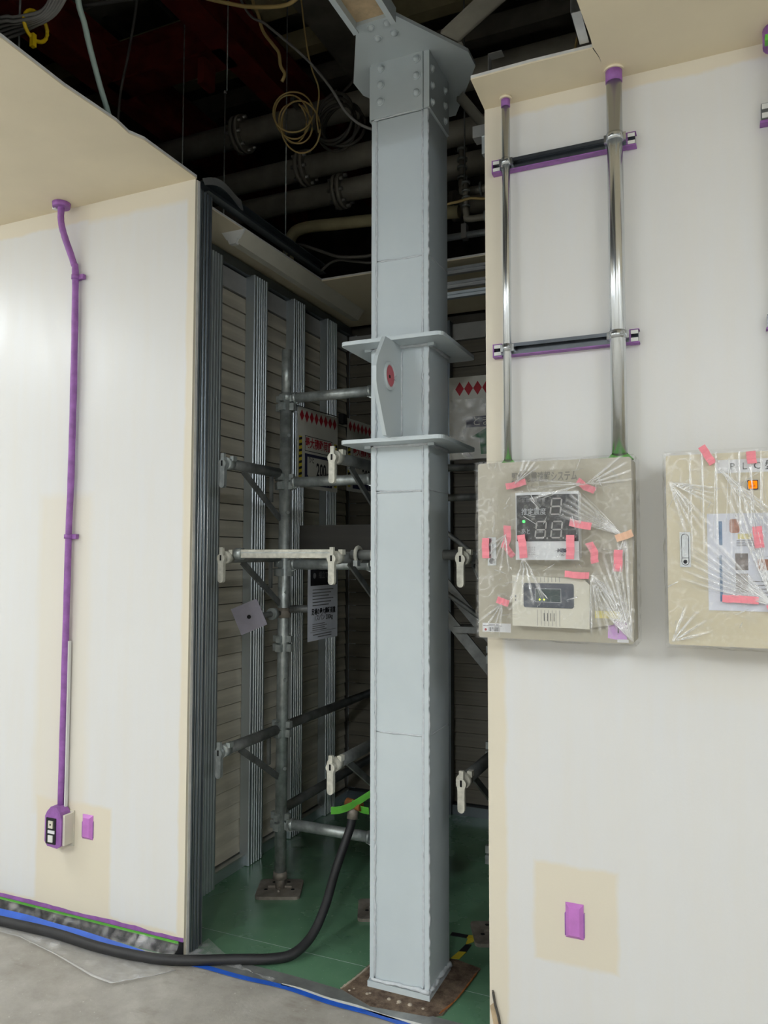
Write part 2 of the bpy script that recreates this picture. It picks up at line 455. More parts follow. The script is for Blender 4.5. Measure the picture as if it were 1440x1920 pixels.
# flat jamb strips between studs and boards
# --- back wall of the bay
YW = 1.80
wb = structure('wall_back', bx((-.30, YW+.012, 0), (2.2, YW+.1, 2.70)), 'plenum_dark')
b0 = None
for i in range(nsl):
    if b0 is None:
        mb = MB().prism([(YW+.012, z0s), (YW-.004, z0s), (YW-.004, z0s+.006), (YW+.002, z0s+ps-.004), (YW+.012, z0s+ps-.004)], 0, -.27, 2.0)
        b0 = mb.build('slat', 'slat_beige_shaded', wb)  # back slats carry the shade of the deep bay in their colour
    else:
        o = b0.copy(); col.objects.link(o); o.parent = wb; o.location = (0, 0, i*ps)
bx((-.27, YW-.04, 0), (2.0, YW+.012, .05)).build('bottom_track', 'galv_dark', wb)
bx((-.27, YW-.008, 2.56), (2.0, YW+.012, 2.65)).build('header_board', 'header_grey', wb)
for x in (-.08, .30, .66, 1.02):
    MB().prism([(x, YW-.005), (x, YW-.055), (x+.03, YW-.055), (x+.034, YW-.05), (x+.038, YW-.055), (x+.065, YW-.055), (x+.065, YW-.005)], 2, .0, 2.66).build('stud', 'galv_dark', wb)
# studs at the ends of the two front boards: C-section, open side into the bay
def end_stud(name, x, s, mat, par, zt):
    pts = [(x-s*.04, .0255), (x, .0255), (x, .034), (x-s*.004, .036), (x-s*.004, .048), (x, .050), (x, .056), (x-s*.004, .058), (x-s*.004, .066), (x, .068), (x, .074), (x-s*.006, .076), (x-s*.006, .084), (x, .086), (x, .092), (x-s*.04, .092)]
    return MB().prism(pts, 2, 0, zt).build(name, mat, par)
es = end_stud('stud', .003, 1, 'galv_dark', wl, 2.70)
for y in (.034, .053, .071, .089):
    MB().cyl((.0035, y, 0), (.0035, y, 2.70), .0014, 6).build('stud_rib_glint', 'galv_bright', es)  # bright strips on the ridges: edge reflections put into the colour
end_stud('stud', 1.071, -1, 'galv_dark', wr, 2.70)
# crumpled track end sticking out over the left stud
mb = MB().grid(lambda a, b: (.004+.050*math.sin(a*1.7)+.012*b, .028+.17*a, 2.742+.018*math.sin(a*5)-.045*b*(.6+.4*a)), 12, 4)
mb.grid(lambda a, b: (.006+.050*math.sin(a*1.7)+.012*b, .030+.17*a, 2.744+.018*math.sin(a*5)-.045*b*(.6+.4*a)), 12, 4)
mb.build('bent_track', 'galv_bright', wl)
# runner along the side ledge (bare ceiling channel above the ledge edge)
tag(MB().prism([(-.075, 2.745), (-.035, 2.745), (-.035, 2.749), (-.071, 2.749), (-.071, 2.785), (-.035, 2.785), (-.035, 2.789), (-.075, 2.789)], 1, .12, 1.06).build('ceiling_channel', 'galv_dark'),
    'bare dark metal channel lying along the cut edge of the inner ceiling ledge', 'metal channel')
# baseboard on the left wall
struct(bx((XL, -.006, 0), (-.004, 0, .052)).build('baseboard_left', 'vinyl_black'))
# hairline joint in the green floor: shallow strip
struct(bx((-.23, .200, 0), (1.5, .2018, .0004)).build('trim_1', 'cable_mint'))
# dirt-filled cut-out round the column foot
pts = [(.575, .045), (.70, -.003), (.88, .02), (.915, .045), (.935, .20), (.945, .34), (.86, .36), (.62, .34), (.597, .22)]
struct(MB().prism(pts, 2, .0, .004).build('floor_cutout', 'dirt'))
struct(MB().tube(smooth_path([(.575, .047, .004), (.590, .12, .004), (.604, .215, .004), (.615, .30, .004)]), .004, 6, .4).build('floor_cutout_rim', 'debris'))
struct(MB().tube(smooth_path([(.905, .045, .004), (.925, .12, .004), (.935, .21, .004), (.942, .31, .004)]), .003, 6, .4).build('floor_cutout_rim', 'rust'))

# ------------------------------------------------------------------ steel column
CX0, CX1, CY0, CY1 = .652, .853, .097, .290
cc = thing('steel_column', 'pale grey painted square steel column standing in the middle of the wall opening', 'column', (.7525, .1935, 0))
CZT = 3.035
# side plates run past the front and back plates, so their edges show as narrow strips
bx((CX1-.014, CY0-.001, 0), (CX1, CY1, CZT-.195)).build('side_plate', 'column_paint', cc)
bx((CX0, CY0-.001, 0), (CX0+.014, CY1, CZT-.195)).build('side_plate', 'column_paint', cc)
bx((CX0+.014, CY0+.004, 0), (CX1-.014, CY0+.02, CZT-.195)).build('front_plate', 'column_paint', cc)
bx((CX0+.014, CY1-.02, 0), (CX1-.014, CY1-.004, CZT-.195)).build('back_plate', 'column_paint', cc)
bx((CX0+.016, CY0+.02, 0), (CX1-.016, CY1-.02, CZT)).build('core', 'column_paint', cc)
def bead(p0, p1, r=.0042, step=.010, amp=.0016):
    p0 = Vector(p0); p1 = Vector(p1); n = max(3, int((p1-p0).length/step))
    return MB().tube([p0.lerp(p1, i/n)+V(random.uniform(-amp, amp), random.uniform(-amp, amp)*.4, random.uniform(-amp, amp)) for i in range(n+1)], r, 6, .35)
for x, y in ((CX0+.016, CY0+.003), (CX1-.018, CY0+.003), (CX1-.001, CY0+.004)):
    bead((x, y, .03), (x, y, CZT-.195)).build('weld_bead', 'weld_paint', cc)
for z in (2.353, 1.583, .805):
    bead((CX0+.014, CY0+.003, z), (CX1-.014, CY0+.003, z-.001), .0028, .02, .0012).build('weld_bead', 'weld_paint', cc)
    bead((CX1, CY0+.004, z), (CX1, CY1, z+.002), .0022, .02, .001).build('weld_bead', 'weld_paint', cc)
    bead((CX0+.014, CY0+.003, z-.006), (CX1-.014, CY0+.003, z-.004), .0012, .02, .0014).build('weld_bead', 'weld_paint', cc) if z == 1.583 else None
# foot: collar of weld
bead((CX0-.002, CY0-.002, .028), (CX1+.002, CY0-.002, .028), .006, .012, .002).build('weld_bead', 'weld_paint', cc)
bead((CX1+.002, CY0-.002, .030), (CX1+.002, CY1+.002, .026), .008, .012, .003).build('weld_bead', 'weld_paint', cc)
bx((CX0-.006, CY0-.006, 0), (CX1+.004, CY1+.006, .022)).build('foot_plate', 'column_paint', cc)
# bolted splice plates at the head
ZS = 2.842
for (a, b) in (((CX0-.002, CY0-.009, ZS), (CX1-.014, CY0+.004, CZT)), ((CX1-.012, CY0-.006, ZS), (CX1+.008, CY1, CZT)), ((CX0-.009, CY0, ZS), (CX0, CY1, CZT)), ((CX0, CY1-.004, ZS), (CX1, CY1+.009, CZT))):
    bx(a, b).build('splice_plate', 'column_paint', cc)
bead((CX0, CY0-.004, ZS-.002), (CX1-.014, CY0-.004, ZS+.002), .003, .02, .0015).build('weld_bead', 'weld_paint', cc)
def bolt(p, nrm, r=.0115):
    n = Vector(nrm); p = Vector(p); mb = MB().cyl(p-n*.001, p+n*.003, r*1.25, 14).dome(p+n*.003, n, r, r*.8)
    return mb.build('bolt', 'column_paint', cc)
for x in (.688, .818):
    for z in (3.012, 2.955, 2.897): bolt((x, CY0-.009, z), (0, -1, 0))
for y, zz in ((.117, (2.984, 2.927, 2.870)), (.247, (2.982, 2.928, 2.874))):
    for z in zz: bolt((CX1+.008, y, z), (1, 0, 0), .010)
# gusset plate on top, octagonal, seen from below
gp = [(.690, -.105), (.818, -.105), (.975, .155), (.975, .235), (.820, .49), (.690, .49), (.553, .235), (.553, .155)]
MB().prism(gp, 2, CZT, CZT+.012).build('gusset_plate', 'column_paint', cc)
for x, y in ((.729, -.083), (.786, -.081), (.729, -.029), (.788, -.030)): bolt((x, y, CZT), (0, 0, -1), .011)
# two seat plates with rounded corners and the lug between them
def seat_plate(z):
    a, b = .017, .372; x0, x1 = .574, .929
    mb = MB(); c = .022; pts = []
    for (px, py, a0) in ((x1-c, b-c, 0), (x0+c, b-c, 1), (x0+c, a+c, 2), (x1-c, a+c, 3)):
        for t in range(5):
            an = PI/2*(a0+t/4); pts.append((px+c*math.cos(an), py+c*math.sin(an)))
    mb.prism(pts, 2, z, z+.0125).build('seat_plate', 'column_paint', cc)
    for (xa, xb) in ((CX0-.022, CX0), (CX1, CX1+.022)):
        bx((xa, CY0-.006, z-.009), (xb, CY0+.012, z)).build('backing_tab', 'column_paint', cc)
    bead((CX0, CY0-.001, z-.003), (CX1, CY0-.001, z-.003), .006, .015, .001).build('weld_bead', 'weld_paint', cc)
    bead((CX1+.002, CY0, z-.003), (CX1+.002, CY1, z-.003), .006, .015, .001).build('weld_bead', 'weld_paint', cc)
seat_plate(2.058); seat_plate(1.734)
lug = [(.100, 2.058), (-.030, 2.058), (-.085, 1.985), (-.100, 1.950), (-.100, 1.905), (-.092, 1.880), (-.022, 1.747), (.100, 1.747)]
MB().prism(lug, 0, .746, .759).build('lug_plate', 'column_paint', cc)
lc = V(.759, -.002, 1.938)
n = 24; ring = MB()
ring.tube([lc+V(.003, .040*math.cos(2*PI*k/n), .040*math.sin(2*PI*k/n)) for k in range(n)], .006, 8, closed=True)
ring.build('lug_collar', 'column_paint', cc)
MB().cyl(lc, lc+V(.0035, 0, 0), .034, 24).build('pin_cover', 'tape_pinkdeep' if 'tape_pinkdeep' in M else pm('tape_pinkdeep', (190, 88, 100), .5, var=.12, scale=60, bump=.2), cc)
MB().cyl(lc+V(.0035, -.003, -.003), lc+V(.0042, -.003, -.003), .006, 8).build('pin_slit', 'hole_black', cc)
bead((.760, CY0+.001, 1.752), (.760, CY0+.001, 2.04), .0035, .012, .001).build('weld_bead', 'weld_paint', cc)

# roof bracing meeting at the gusset
t = thing('steel_channel_brace', 'grey lipped steel channel with tan inner face running from the column head towards the room', 'steel brace', (.754, -.6, CZT))
bx((.690, -1.9, CZT+.0125), (.818, -.060, CZT+.0185)).build('channel_web', 'primer_tan', t)
for x0, x1, l0, l1 in ((.682, .690, .690, .700), (.818, .826, .808, .818)):
    bx((x0, -1.9, CZT-.030), (x1, -.107, CZT+.0185)).build('channel_flange', 'column_paint', t)
    bx((l0, -1.9, CZT-.030), (l1, -.107, CZT-.024)).build('channel_lip', 'column_paint', t)
for x in (.691, .815):
    MB().cyl((x, -.1085, CZT-.020), (x, -.1069, CZT-.020), .006, 10).build('bolt', 'hole_black', t)
def angle_bar(a, b, w=.06, th=.006, mat='pipe_black'):
    a = Vector(a); b = Vector(b); d = (b-a).normalized(); sd = V(d.y, -d.x, 0).normalized(); up = V(0, 0, 1)
    mb = MB()
    for (u0, u1, v0, v1) in ((0, w, 0, th), (0, th, 0, w)):
        vs = [p+sd*uu+up*vv for p in (a, b) for uu, vv in ((u0, v0), (u1, v0), (u1, v1), (u0, v1))]
        mb.add(vs, [[0, 1, 2, 3], [7, 6, 5, 4], [0, 4, 5, 1], [1, 5, 6, 2], [2, 6, 7, 3], [3, 7, 4, 0]])
    return mb
t = thing('angle_brace', 'dark steel angle brace running from the gusset plate up towards the right', 'steel brace', (.97, .12, 3.05))
angle_bar((.955, .115, 3.049), (1.75, -.40, 3.055), .075, .008).build('angle_bar', 'pipe_black', t)
bx((.905, .115, 3.047), (.965, .17, 3.049)).build('end_plate', 'pipe_black', t)
t = thing('rear_brace', 'dark steel angle brace running back from the gusset plate behind the column', 'steel brace', (.75, .47, 3.05))
angle_bar((.70, .44, 3.049), (.42, 1.28, 3.049), .08, .008).build('angle_bar', 'pipe_black', t)
t = thing('stub_brace', 'dark steel strut dropping behind the right side of the column head', 'steel brace', (.90, .30, 3.0))
angle_bar((.86, .38, 3.02), (1.10, .62, 2.72), .05, .008).build('angle_bar', 'pipe_black', t)

# ------------------------------------------------------------------ above the ceiling
def ibeam(name, label, a, b, h=.25, w=.14, mat='red_primer'):
    a = Vector(a); b = Vector(b); t = thing(name, label, 'steel beam', tuple(a))
    along_x = abs(b.x-a.x) > abs(b.y-a.y)
    def seg(u0, u1, z0, z1, nm):
        if along_x: mb = bx((a.x, a.y+u0, a.z+z0), (b.x, a.y+u1, a.z+z1))
        else: mb = bx((a.x+u0, a.y, a.z+z0), (a.x+u1, b.y, a.z+z1))
        mb.build(nm, mat, t)
    seg(-w/2, w/2, 0, .012, 'bottom_flange'); seg(-w/2, w/2, h-.012, h, 'top_flange'); seg(-.005, .005, .012, h-.012, 'web')
    return t
t1 = ibeam('roof_beam', 'dim red primed beam running back overhead, nearer the column', (-.60, -.8, 4.0), (-.60, 3.3, 4.0), .26, .16)
t2 = ibeam('roof_beam', 'dim red primed beam running back overhead at the far left', (-1.42, -.8, 4.0), (-1.42, 3.3, 4.0), .26, .16)
t3 = ibeam('cross_beam', 'dim red primed cross beam joining the two overhead beams', (-1.40, 1.06, 4.0), (-.62, 1.06, 4.0), .22, .16)
bx((-.78, 1.0, 3.86), (-.74, 1.1, 4.0)).build('hanger_plate', 'red_primer', t3)
t4 = ibeam('roof_beam', 'dark beam running back overhead behind the hanging wires', (-.10, .2, 4.1), (-.10, 3.3, 4.1), .22, .18, 'deck_dark')
for k, (y, z) in enumerate(((1.25, 4.35), (1.6, 4.35), (2.0, 4.4), (.9, 4.4))):
    o = MB().prism([(y, z), (y+.08, z), (y+.08, z+.006), (y+.006, z+.006), (y+.006, z+.12), (y, z+.12)], 0, -3.2, 3.2).build('purlin', 'pipe_tan' if k < 2 else 'deck_dark')
    tag(o, ['pale roof purlin high above the coiled cables', 'second pale roof purlin behind the first', 'dark roof purlin furthest back above the pipes', 'dark roof purlin nearest the column head'][k], 'roof purlin', 'roof purlins')
def big_pipe(y, z, r, flx, label, x0=-3.6, x1=3.2):
    t = thing('pipe', label, 'pipe', (0, y, z), 'large dark overhead pipes')
    MB().cyl((x0, y, z), (x1, y, z), r, 28).build('pipe_run', 'pipe_black', t)
    for fx in flx:
        for s in (-1, 1):
            f = MB().cyl((fx+s*.004, y, z), (fx+s*.026, y, z), r*1.55, 28).build('flange', 'pipe_black', t)
        for k in range(8):
            a = 2*PI*k/8+.3; p = V(fx, y+r*1.32*math.cos(a), z+r*1.32*math.sin(a))
            b = MB().cyl(p+V(-.045, 0, 0), p+V(.045, 0, 0), .010, 6)
            b.build('bolt', 'bolt_zinc', t)
        MB().cyl((fx-.004, y, z), (fx+.004, y, z), r*1.3, 24).build('gasket', 'rubber_black', t)
    return t
big_pipe(1.40, 3.785, .068, [-.77], 'large dark flanged pipe overhead, topmost of the three')
big_pipe(1.45, 3.53, .062, [-.38], 'large dark flanged pipe overhead, middle of the three')
big_pipe(1.48, 3.37, .060, [-.17], 'large dark flanged pipe overhead, lowest of the three')
# valves and branch pipes seen right of the column
def branch(x, y, z, label, s=1.):
    t = thing('branch_pipe', label, 'pipe', (x, y, z))
    MB().cyl((x, y, z), (x, y, z+.17*s), .016*s, 14).build('riser', 'pipe_black', t)
    for k in (.02, .07, .11, .16): MB().cyl((x, y, z+k*s), (x, y, z+(k+.012)*s), .026*s, 8).build('union_nut', 'scaffold_zinc', t)
    MB().tube(smooth_path([(x, y, z+.02), (x+.004, y, z-.02), (x+.03, y, z-.045), (x+.30, y, z-.045)], 5), .020*s, 10).build('elbow', 'pipe_black', t)
    MB().cyl((x+.09, y, z-.045), (x+.10, y, z-.045), .032*s, 12).build('union_nut', 'scaffold_zinc', t)
branch(.60, 1.25, 3.16, 'small dark valve riser with elbow on a pipe right of the column, upper one')
branch(.64, 1.18, 2.99, 'small dark valve riser with elbow right of the column, lower one', .8)
t = thing('pipe', 'short dark pipe with a collar behind the valves right of the column', 'pipe', (.45, 1.40, 3.13))
MB().cyl((.40, 1.40, 3.13), (XR, 1.40, 3.08), .055, 20).build('pipe_run', 'pipe_black', t)
MB().cyl((.50, 1.40, 3.128), (.525, 1.40, 3.128), .075, 20).build('flange', 'pipe_black', t)
t = thing('conduit', 'grey ceiling bar with a clip right of the column above the rails', 'conduit', (.5, 1.2, 2.88))
MB().cyl((.35, 1.2, 2.885), (1.5, 1.2, 2.865), .016, 10).build('bar', 'galv', t)
bx((.615, 1.18, 2.86), (.64, 1.22, 2.93)).build('clip', 'galv_bright', t)
MB().cyl((.628, 1.2, 2.93), (.628, 1.2, 4.9), .004, 6).build('hanger_rod', 'scaffold_dark', t)
# bright ceiling rails right of the column
for k, (y, z, dz, m) in enumerate(((1.035, 2.640, .030, 'galv_bright'), (1.035, 2.575, .030, 'galv_bright'), (1.035, 2.530, .028, 'galv'))):
    mb = MB().prism([(y, z), (y+.022, z), (y+.022, z+dz*.42), (y+.012, z+dz*.46), (y+.012, z+dz*.54), (y+.022, z+dz*.58), (y+.022, z+dz), (y, z+dz), (y, z+dz*.58), (y+.008, z+dz*.54), (y+.008, z+dz*.46), (y, z+dz*.42)], 0, .42, 1.6)
    o = mb.build('ceiling_rail', m)
    tag(o, ['bright metal ceiling rail behind the column, highest of three', 'bright metal ceiling rail behind the column, middle of three', 'grey metal ceiling rail behind the column, lowest of three'][k], 'metal rail', 'ceiling rails behind the column')
tag(MB().tube(smooth_path([(.50, 1.06, 2.73), (.53, 1.0, 2.90), (.60, 1.0, 2.945), (.70, 1.0, 2.955), (.90, 1.0, 3.0), (1.2, 1.0, 3.6), (1.2, 1.0, 4.9)]), .006, 6).build('cable', 'cable_cream'), 'short cream cable drooping right of the column', 'cable')
t = thing('duct_hose', 'tan insulated pipe elbow above the inner ceiling ledge', 'pipe', (-.33, 1.2, 2.80))
MB().tube(smooth_path([(-.335, 1.2, 2.75), (-.335, 1.2, 2.95), (-.315, 1.2, 3.035), (-.24, 1.2, 3.065), (.0, 1.2, 3.05), (.6, 1.2, 3.0)], 8), .030, 12).build('insulation', 'pipe_tan', t)
MB().cyl((-.335, 1.2, 2.73), (-.335, 1.2, 2.76), .036, 12).build('collar', 'scaffold_dark', t)
# hanger rods
for k, (x, y, z0, z1, lab) in enumerate(((-.79, .90, 2.80, 4.9, 'thin hanger rod descending to the left ceiling edge'), (-.53, .90, 2.75, 3.70, 'short thin hanger rod beside the flanged pipe'), (-.172, .90, 2.80, 4.15, 'thin hanger rod below the coiled cables'), (.22, 1.2, 2.72, 3.6, 'thin hanger rod close beside the column'), (.16, 1.2, 2.72, 3.9, 'thin hanger rod left of the rod close to the column'), (-.52, .9, 3.70, 4.9, 'upper thin hanger rod above the flanged pipe'))):
    t = thing('hanger_rod', lab, 'hanger rod', (x, y, z0), 'ceiling hanger rods')
    MB().cyl((x, y, z0), (x, y, z1), .0035, 6).build('rod', 'scaffold_zinc', t)
    MB().cyl((x, y, z1-.012), (x, y, z1), .008, 6).build('nut', 'bolt_zinc', t)
def cable(label, pts, r, mat, n=8, name='cable'):
    return tag(MB().tube(smooth_path(pts, n), r, 7).build(name, mat), label, 'cable')
cable('dark cable hanging in a gentle curve left of the thin rod', [(-1.02, .84, 4.9), (-1.05, .84, 4.35), (-1.12, .86, 4.05), (-1.19, .88, 3.85), (-1.21, .88, 3.60), (-1.21, .86, 3.2)], .007, 'cable_grey')
cable('pale grey wire slanting from the top down to the column head', [(-.30, .44, 4.2), (-.10, .42, 3.70), (.03, .4, 3.56), (.136, .4, 3.453), (.24, .4, 3.34), (.333, .4, 3.213), (.40, .4, 3.10), (.47, .40, 3.03), (.55, .38, 2.985), (.64, .32, 2.96)], .0055, 'cable_grey')
cable('cream cable ending in a bent tip, hanging from the top', [(-.14, .5, 4.1), (-.11, .5, 3.80), (-.075, .5, 3.70), (-.05, .5, 3.62), (.0, .5, 3.545), (.03, .5, 3.50), (.04, .5, 3.44), (.06, .5, 3.40), (.048, .5, 3.37)], .0075, 'cable_cream')
cable('cream cable sagging between the ceiling top and the channel brace', [(-.6, .2, 3.9), (-.25, .25, 3.68), (-.05, .3, 3.60), (.07, .3, 3.555), (.18, .3, 3.53), (.24, .3, 3.545), (.30, .3, 3.60), (.40, .3, 3.75), (.55, .3, 4.2)], .008, 'cable_cream')
cable('pale grey cable crossing the very top of the view', [(-.95, .36, 3.90), (-.6, .36, 3.84), (-.35, .36, 3.79), (-.12, .36, 3.77), (.05, .36, 3.735), (.18, .36, 3.73), (.35, .36, 3.745), (.6, .36, 3.82)], .010, 'cable_grey')
cable('thin brown cord hanging down to the coil of cables', [(-.03, .75, 4.1), (.0, .78, 3.75), (.02, .8, 3.62), (.06, .8, 3.50), (.05, .8, 3.38), (.06, .8, 3.30)], .004, 'cable_cream')
cable('dark cord hanging straight down beside the column head', [(.22, 1.04, 4.9), (.21, 1.04, 3.9), (.14, 1.02, 3.68), (.072, .995, 3.585)], .006, 'cable_dark')
cable('dark cable drooping from the inner ledge towards the column', [(-.20, .95, 2.80), (-.12, .92, 2.85), (.0, .9, 2.80), (.10, .9, 2.755), (.20, .9, 2.735), (.32, .9, 2.735), (.6, .9, 2.80)], .0075, 'cable_dark')
cable('second dark cable arching over the inner ceiling ledge', [(-.02, .98, 2.73), (.03, .97, 2.755), (.09, .96, 2.76), (.18, .95, 2.735), (.28, .95, 2.715), (.5, .95, 2.715)], .0065, 'cable_dark')
def coil(label, c, rx, rz, n, r, mat, tilt, jit):
    t = thing('cable_coil', label, 'cable coil', tuple(c)); c = Vector(c)
    for k in range(n):
        ox, oz = random.uniform(-jit, jit), random.uniform(-jit, jit); sx = random.uniform(.85, 1.1)
        a0 = random.uniform(0, 6.28)
        mb = MB().tube([c+V(ox+rx*sx*math.cos(a), .015*k+.03*math.sin(a+a0), oz+rz*sx*math.sin(a)+tilt*rx*math.cos(a)) for a in [2*PI*i/32 for i in range(32)]], r, 6, closed=True)
        mb.build('loop', mat, t)
    bx((c.x-.01, c.y-.012, c.z+rz*.8), (c.x+.012, c.y+.05, c.z+rz*1.1)).build('tie', 'cable_dark', t)
coil('loosely coiled cream cable hanging in front of the dark pipes', (-.075, .80, 3.385), .090, .100, 5, .0042, 'cable_cream', -.1, .045)
coil('coiled black cable hanging beside the cream coil', (.060, .97, 3.46), .115, .120, 5, .008, 'cable_dark', -.1, .02)
# bundle of grey cables over the left ceiling edge
t = thing('cable_bundle', 'bundle of grey cables tied with yellow tape above the left ceiling edge', 'cable bundle', (-.10, -.55, 2.95))
for k in range(10):
    dx, dz = (k % 5)*.016, (k//5)*.013
    MB().tube(smooth_path([(-.9, -.62+dx, 2.985+dz), (-.30, -.63+dx, 2.975+dz), (-.19+dx*.3, -.62+dx*.6, 2.965+dz), (-.105+dx*.6, -.60+dx*.2, 2.975+dz), (-.065+dx, -.60, 3.03+dz), (-.055+dx, -.60, 3.15+dz), (-.05+dx, -.60, 3.7)], 6), .0055, 6).build('cable', 'cable_grey', t)
MB().tube([V(-.165, -.590, 2.975)+V(.006*math.sin(a), 1.3*.033*math.cos(a)+.02, .040*math.sin(a)) for a in [2*PI*i/20 for i in range(20)]], .006, 6, closed=True).build('yellow_tie', 'tape_yellow', t)
bx((-.172, -.585, 2.905), (-.158, -.572, 2.945)).build('yellow_tie_end', 'tape_yellow', t)
cable('pale green flexible conduit slanting down onto the left ceiling board', [(.09, -.68, 3.7), (.045, -.62, 3.06), (.005, -.54, 2.94), (-.025, -.45, 2.83), (-.05, -.38, 2.765), (-.12, -.30, 2.752)], .009, 'cable_mint', name='flexible_conduit')
tag(MB().prism([(-.22, 2.742), (-.12, 2.742), (-.12, 2.745), (-.217, 2.745), (-.217, 2.80), (-.12, 2.80), (-.12, 2.803), (-.22, 2.803)], 1, -.62, -.50).build('ceiling_channel', 'galv_dark'), 'short dark metal channel end under the grey cable bundle', 'metal channel')
cable('thin rod rising left of the grey cable bundle', [(-.27, -.54, 2.745), (-.27, -.54, 3.2), (-.27, -.54, 3.8)], .0035, 'scaffold_zinc', 3, 'hanger_rod')
# light-gauge channel ends at the right ceiling cut-out
for k, (a, b, lab) in enumerate((((1.128, -.150, 2.742), (1.168, -.120, 2.80), 'short metal ceiling channel end above the right ceiling lip, nearer the column'), ((1.386, -.30, 2.742), (1.412, -.17, 2.80), 'short metal ceiling channel end at the corner of the right ceiling cut-out'))):
    x0, y0, z0 = a; x1, y1, z1 = b
    mb = MB().box((x0, y0, z0), (x1, y1, z0+.002)).box((x0, y0, z1-.002), (x1, y1, z1)).box((x0, y0, z0), (x0+.002, y1, z1))
    tag(mb.build('ceiling_channel', 'galv_bright'), lab, 'metal channel')
t = thing('channel_stub', 'white metal channel stub peeping past the edge of the right wall', 'metal channel', (1.04, .06, 2.70))
bx((1.022, .045, 2.675), (1.074, .09, 2.712)).build('channel', 'galv_bright', t)
bx((1.05, .05, 2.62), (1.07, .08, 2.675)).build('bracket', 'galv', t)

# ------------------------------------------------------------------ fluorescent fitting under the side ledge
t = thing('ceiling_light', 'long cream batten light without tube fixed under the inner ceiling ledge', 'light fitting', (-.115, .9, 2.70))
pf = [(-.170, 2.711), (-.060, 2.711), (-.085, 2.678), (-.098, 2.660), (-.132, 2.660), (-.145, 2.678)]
MB().prism(pf, 1, .40, 1.55).build('housing', 'fixture_cream', t)
MB().prism([(-.172, 2.711), (-.058, 2.711), (-.083, 2.676), (-.147, 2.676)], 1, .392, .40).build('end_cap', 'white_plastic', t)
MB().prism([(-.140, 2.676), (-.090, 2.676), (-.100, 2.655), (-.130, 2.655)], 1, .388, .41).build('lamp_holder', 'white_plastic', t)

# ------------------------------------------------------------------ scaffold in the bay
PY = .57
POSTX = (.030, .485, .945)
POSTN = ('nearest the metal studs', 'mostly hidden behind the column', 'behind the right wall edge')
def lean(x, z): return V(x-.012+.018*z/1.3, PY+.020-.020*z/1.3, z)      # the posts stand slightly out of plumb
def pockets(mb, x, y, z):
    for (dx, dy) in ((1, 0), (-1, 0), (0, 1), (0, -1)):
        cx, cy = x+dx*.033, y+dy*.033
        for (za, zb) in ((z-.034, z-.004), (z+.004, z+.030)):
            s = .012 if za < z-.01 else .010
            mb.box((cx-(.010 if dx else s), cy-(.010 if dy else s), za), (cx+(.010 if dx else s), cy+(.010 if dy else s), zb))
def post(x, where):
    b0 = lean(x, .0)
    t = thing('scaffold_post', 'galvanised scaffold post '+where, 'scaffold post', (b0.x, b0.y, .06), 'scaffold posts')
    MB().cyl(lean(x, .075), lean(x, 2.03), .0243, 20).build('tube', 'scaffold_zinc', t)
    MB().cyl(lean(x, 2.03), lean(x, 2.235), .0205, 18).build('spigot', 'scaffold_zinc', t)
    MB().cyl(lean(x, 2.02), lean(x, 2.05), .0255, 18).build('collar', 'scaffold_zinc', t)
    for z in (.285, .66, 1.01, 1.32, 1.68, 2.01):
        mb = MB(); q = lean(x, z); pockets(mb, q.x, q.y, z); mb.build('wedge_pocket', 'scaffold_zinc', t)
    for z in (.50, .86, 1.22, 1.55, 1.87):
        q = lean(x, z); MB().cyl(q+V(.018, -.012, 0), q+V(.026, -.017, 0), .008, 8).build('stud_pin', 'scaffold_zinc', t)
    b = thing('jack_base', 'worn square jack base on the green floor, post '+where, 'jack base', (b0.x, b0.y, 0), 'scaffold jack bases')
    Rb = Matrix.Rotation(.415, 3, 'Z'); s = .090; yb = b0.y; xb = b0.x
    def rb(mb):
        mb.v = [Rb @ (p-V(xb, yb, 0))+V(xb, yb, 0) for p in mb.v]; return mb
    rb(MB().cbox((xb-s, yb-s, .0), (xb+s, yb+s*.9, .012), .018, 2)).build('base_plate', 'base_plate_steel', b)
    MB().cyl((xb, yb, .012), (xb, yb, .075), .020, 16).build('screw', 'base_plate_steel', b)
    MB().cyl((xb, yb, .050), (xb, yb, .078), .031, 16, .027).build('collar', 'base_plate_steel', b)
    for dx, dy in ((-.055, -.02), (.055, -.02), (-.03, .05), (.03, .05)):
        rb(MB().cyl((xb+dx, yb+dy, .012), (xb+dx, yb+dy, .0125), .008, 10)).build('nail_hole', 'hole_black', b)
    for sx, sy in ((.048, .004), (.004, .048)):
        rb(bx((xb-sx, yb-sy, .012), (xb+sx, yb+sy, .020))).build('stiffener', 'base_plate_steel', b)
for x, w in zip(POSTX, POSTN): post(x, w)
def rail(x0, x1, z, y, label, r=.0213, mat='scaffold_zinc', z1=None):
    z1 = z if z1 is None else z1
    t = thing('scaffold_rail', label, 'scaffold rail', ((x0+x1)/2, y, z), 'scaffold rails')
    MB().cyl((x0+.05, y, z), (x1-.05, y, z1), r, 16).build('tube', mat, t)
    for x, zz, s in ((x0, z, 1), (x1, z1, -1)):
        MB().prism([(x+s*.048, zz+.02), (x+s*.09, zz+.012), (x+s*.09, zz-.012), (x+s*.048, zz-.03), (x+s*.030, zz-.028), (x+s*.030, zz+.016)], 1, y-.006, y+.006).build('wedge', 'scaffold_zinc', t)
        MB().cyl((x+s*.048, y, zz), (x+s*.062, y, zz), r+.003, 16).build('end_collar', 'scaffold_zinc', t)
for z, nm in ((2.03, 'top'), (1.676, 'second'), (1.335, 'third'), (.28, 'lowest')):
    rail(POSTX[0], POSTX[1], z, PY, 'horizontal scaffold pipe left of the column, %s of four' % nm)
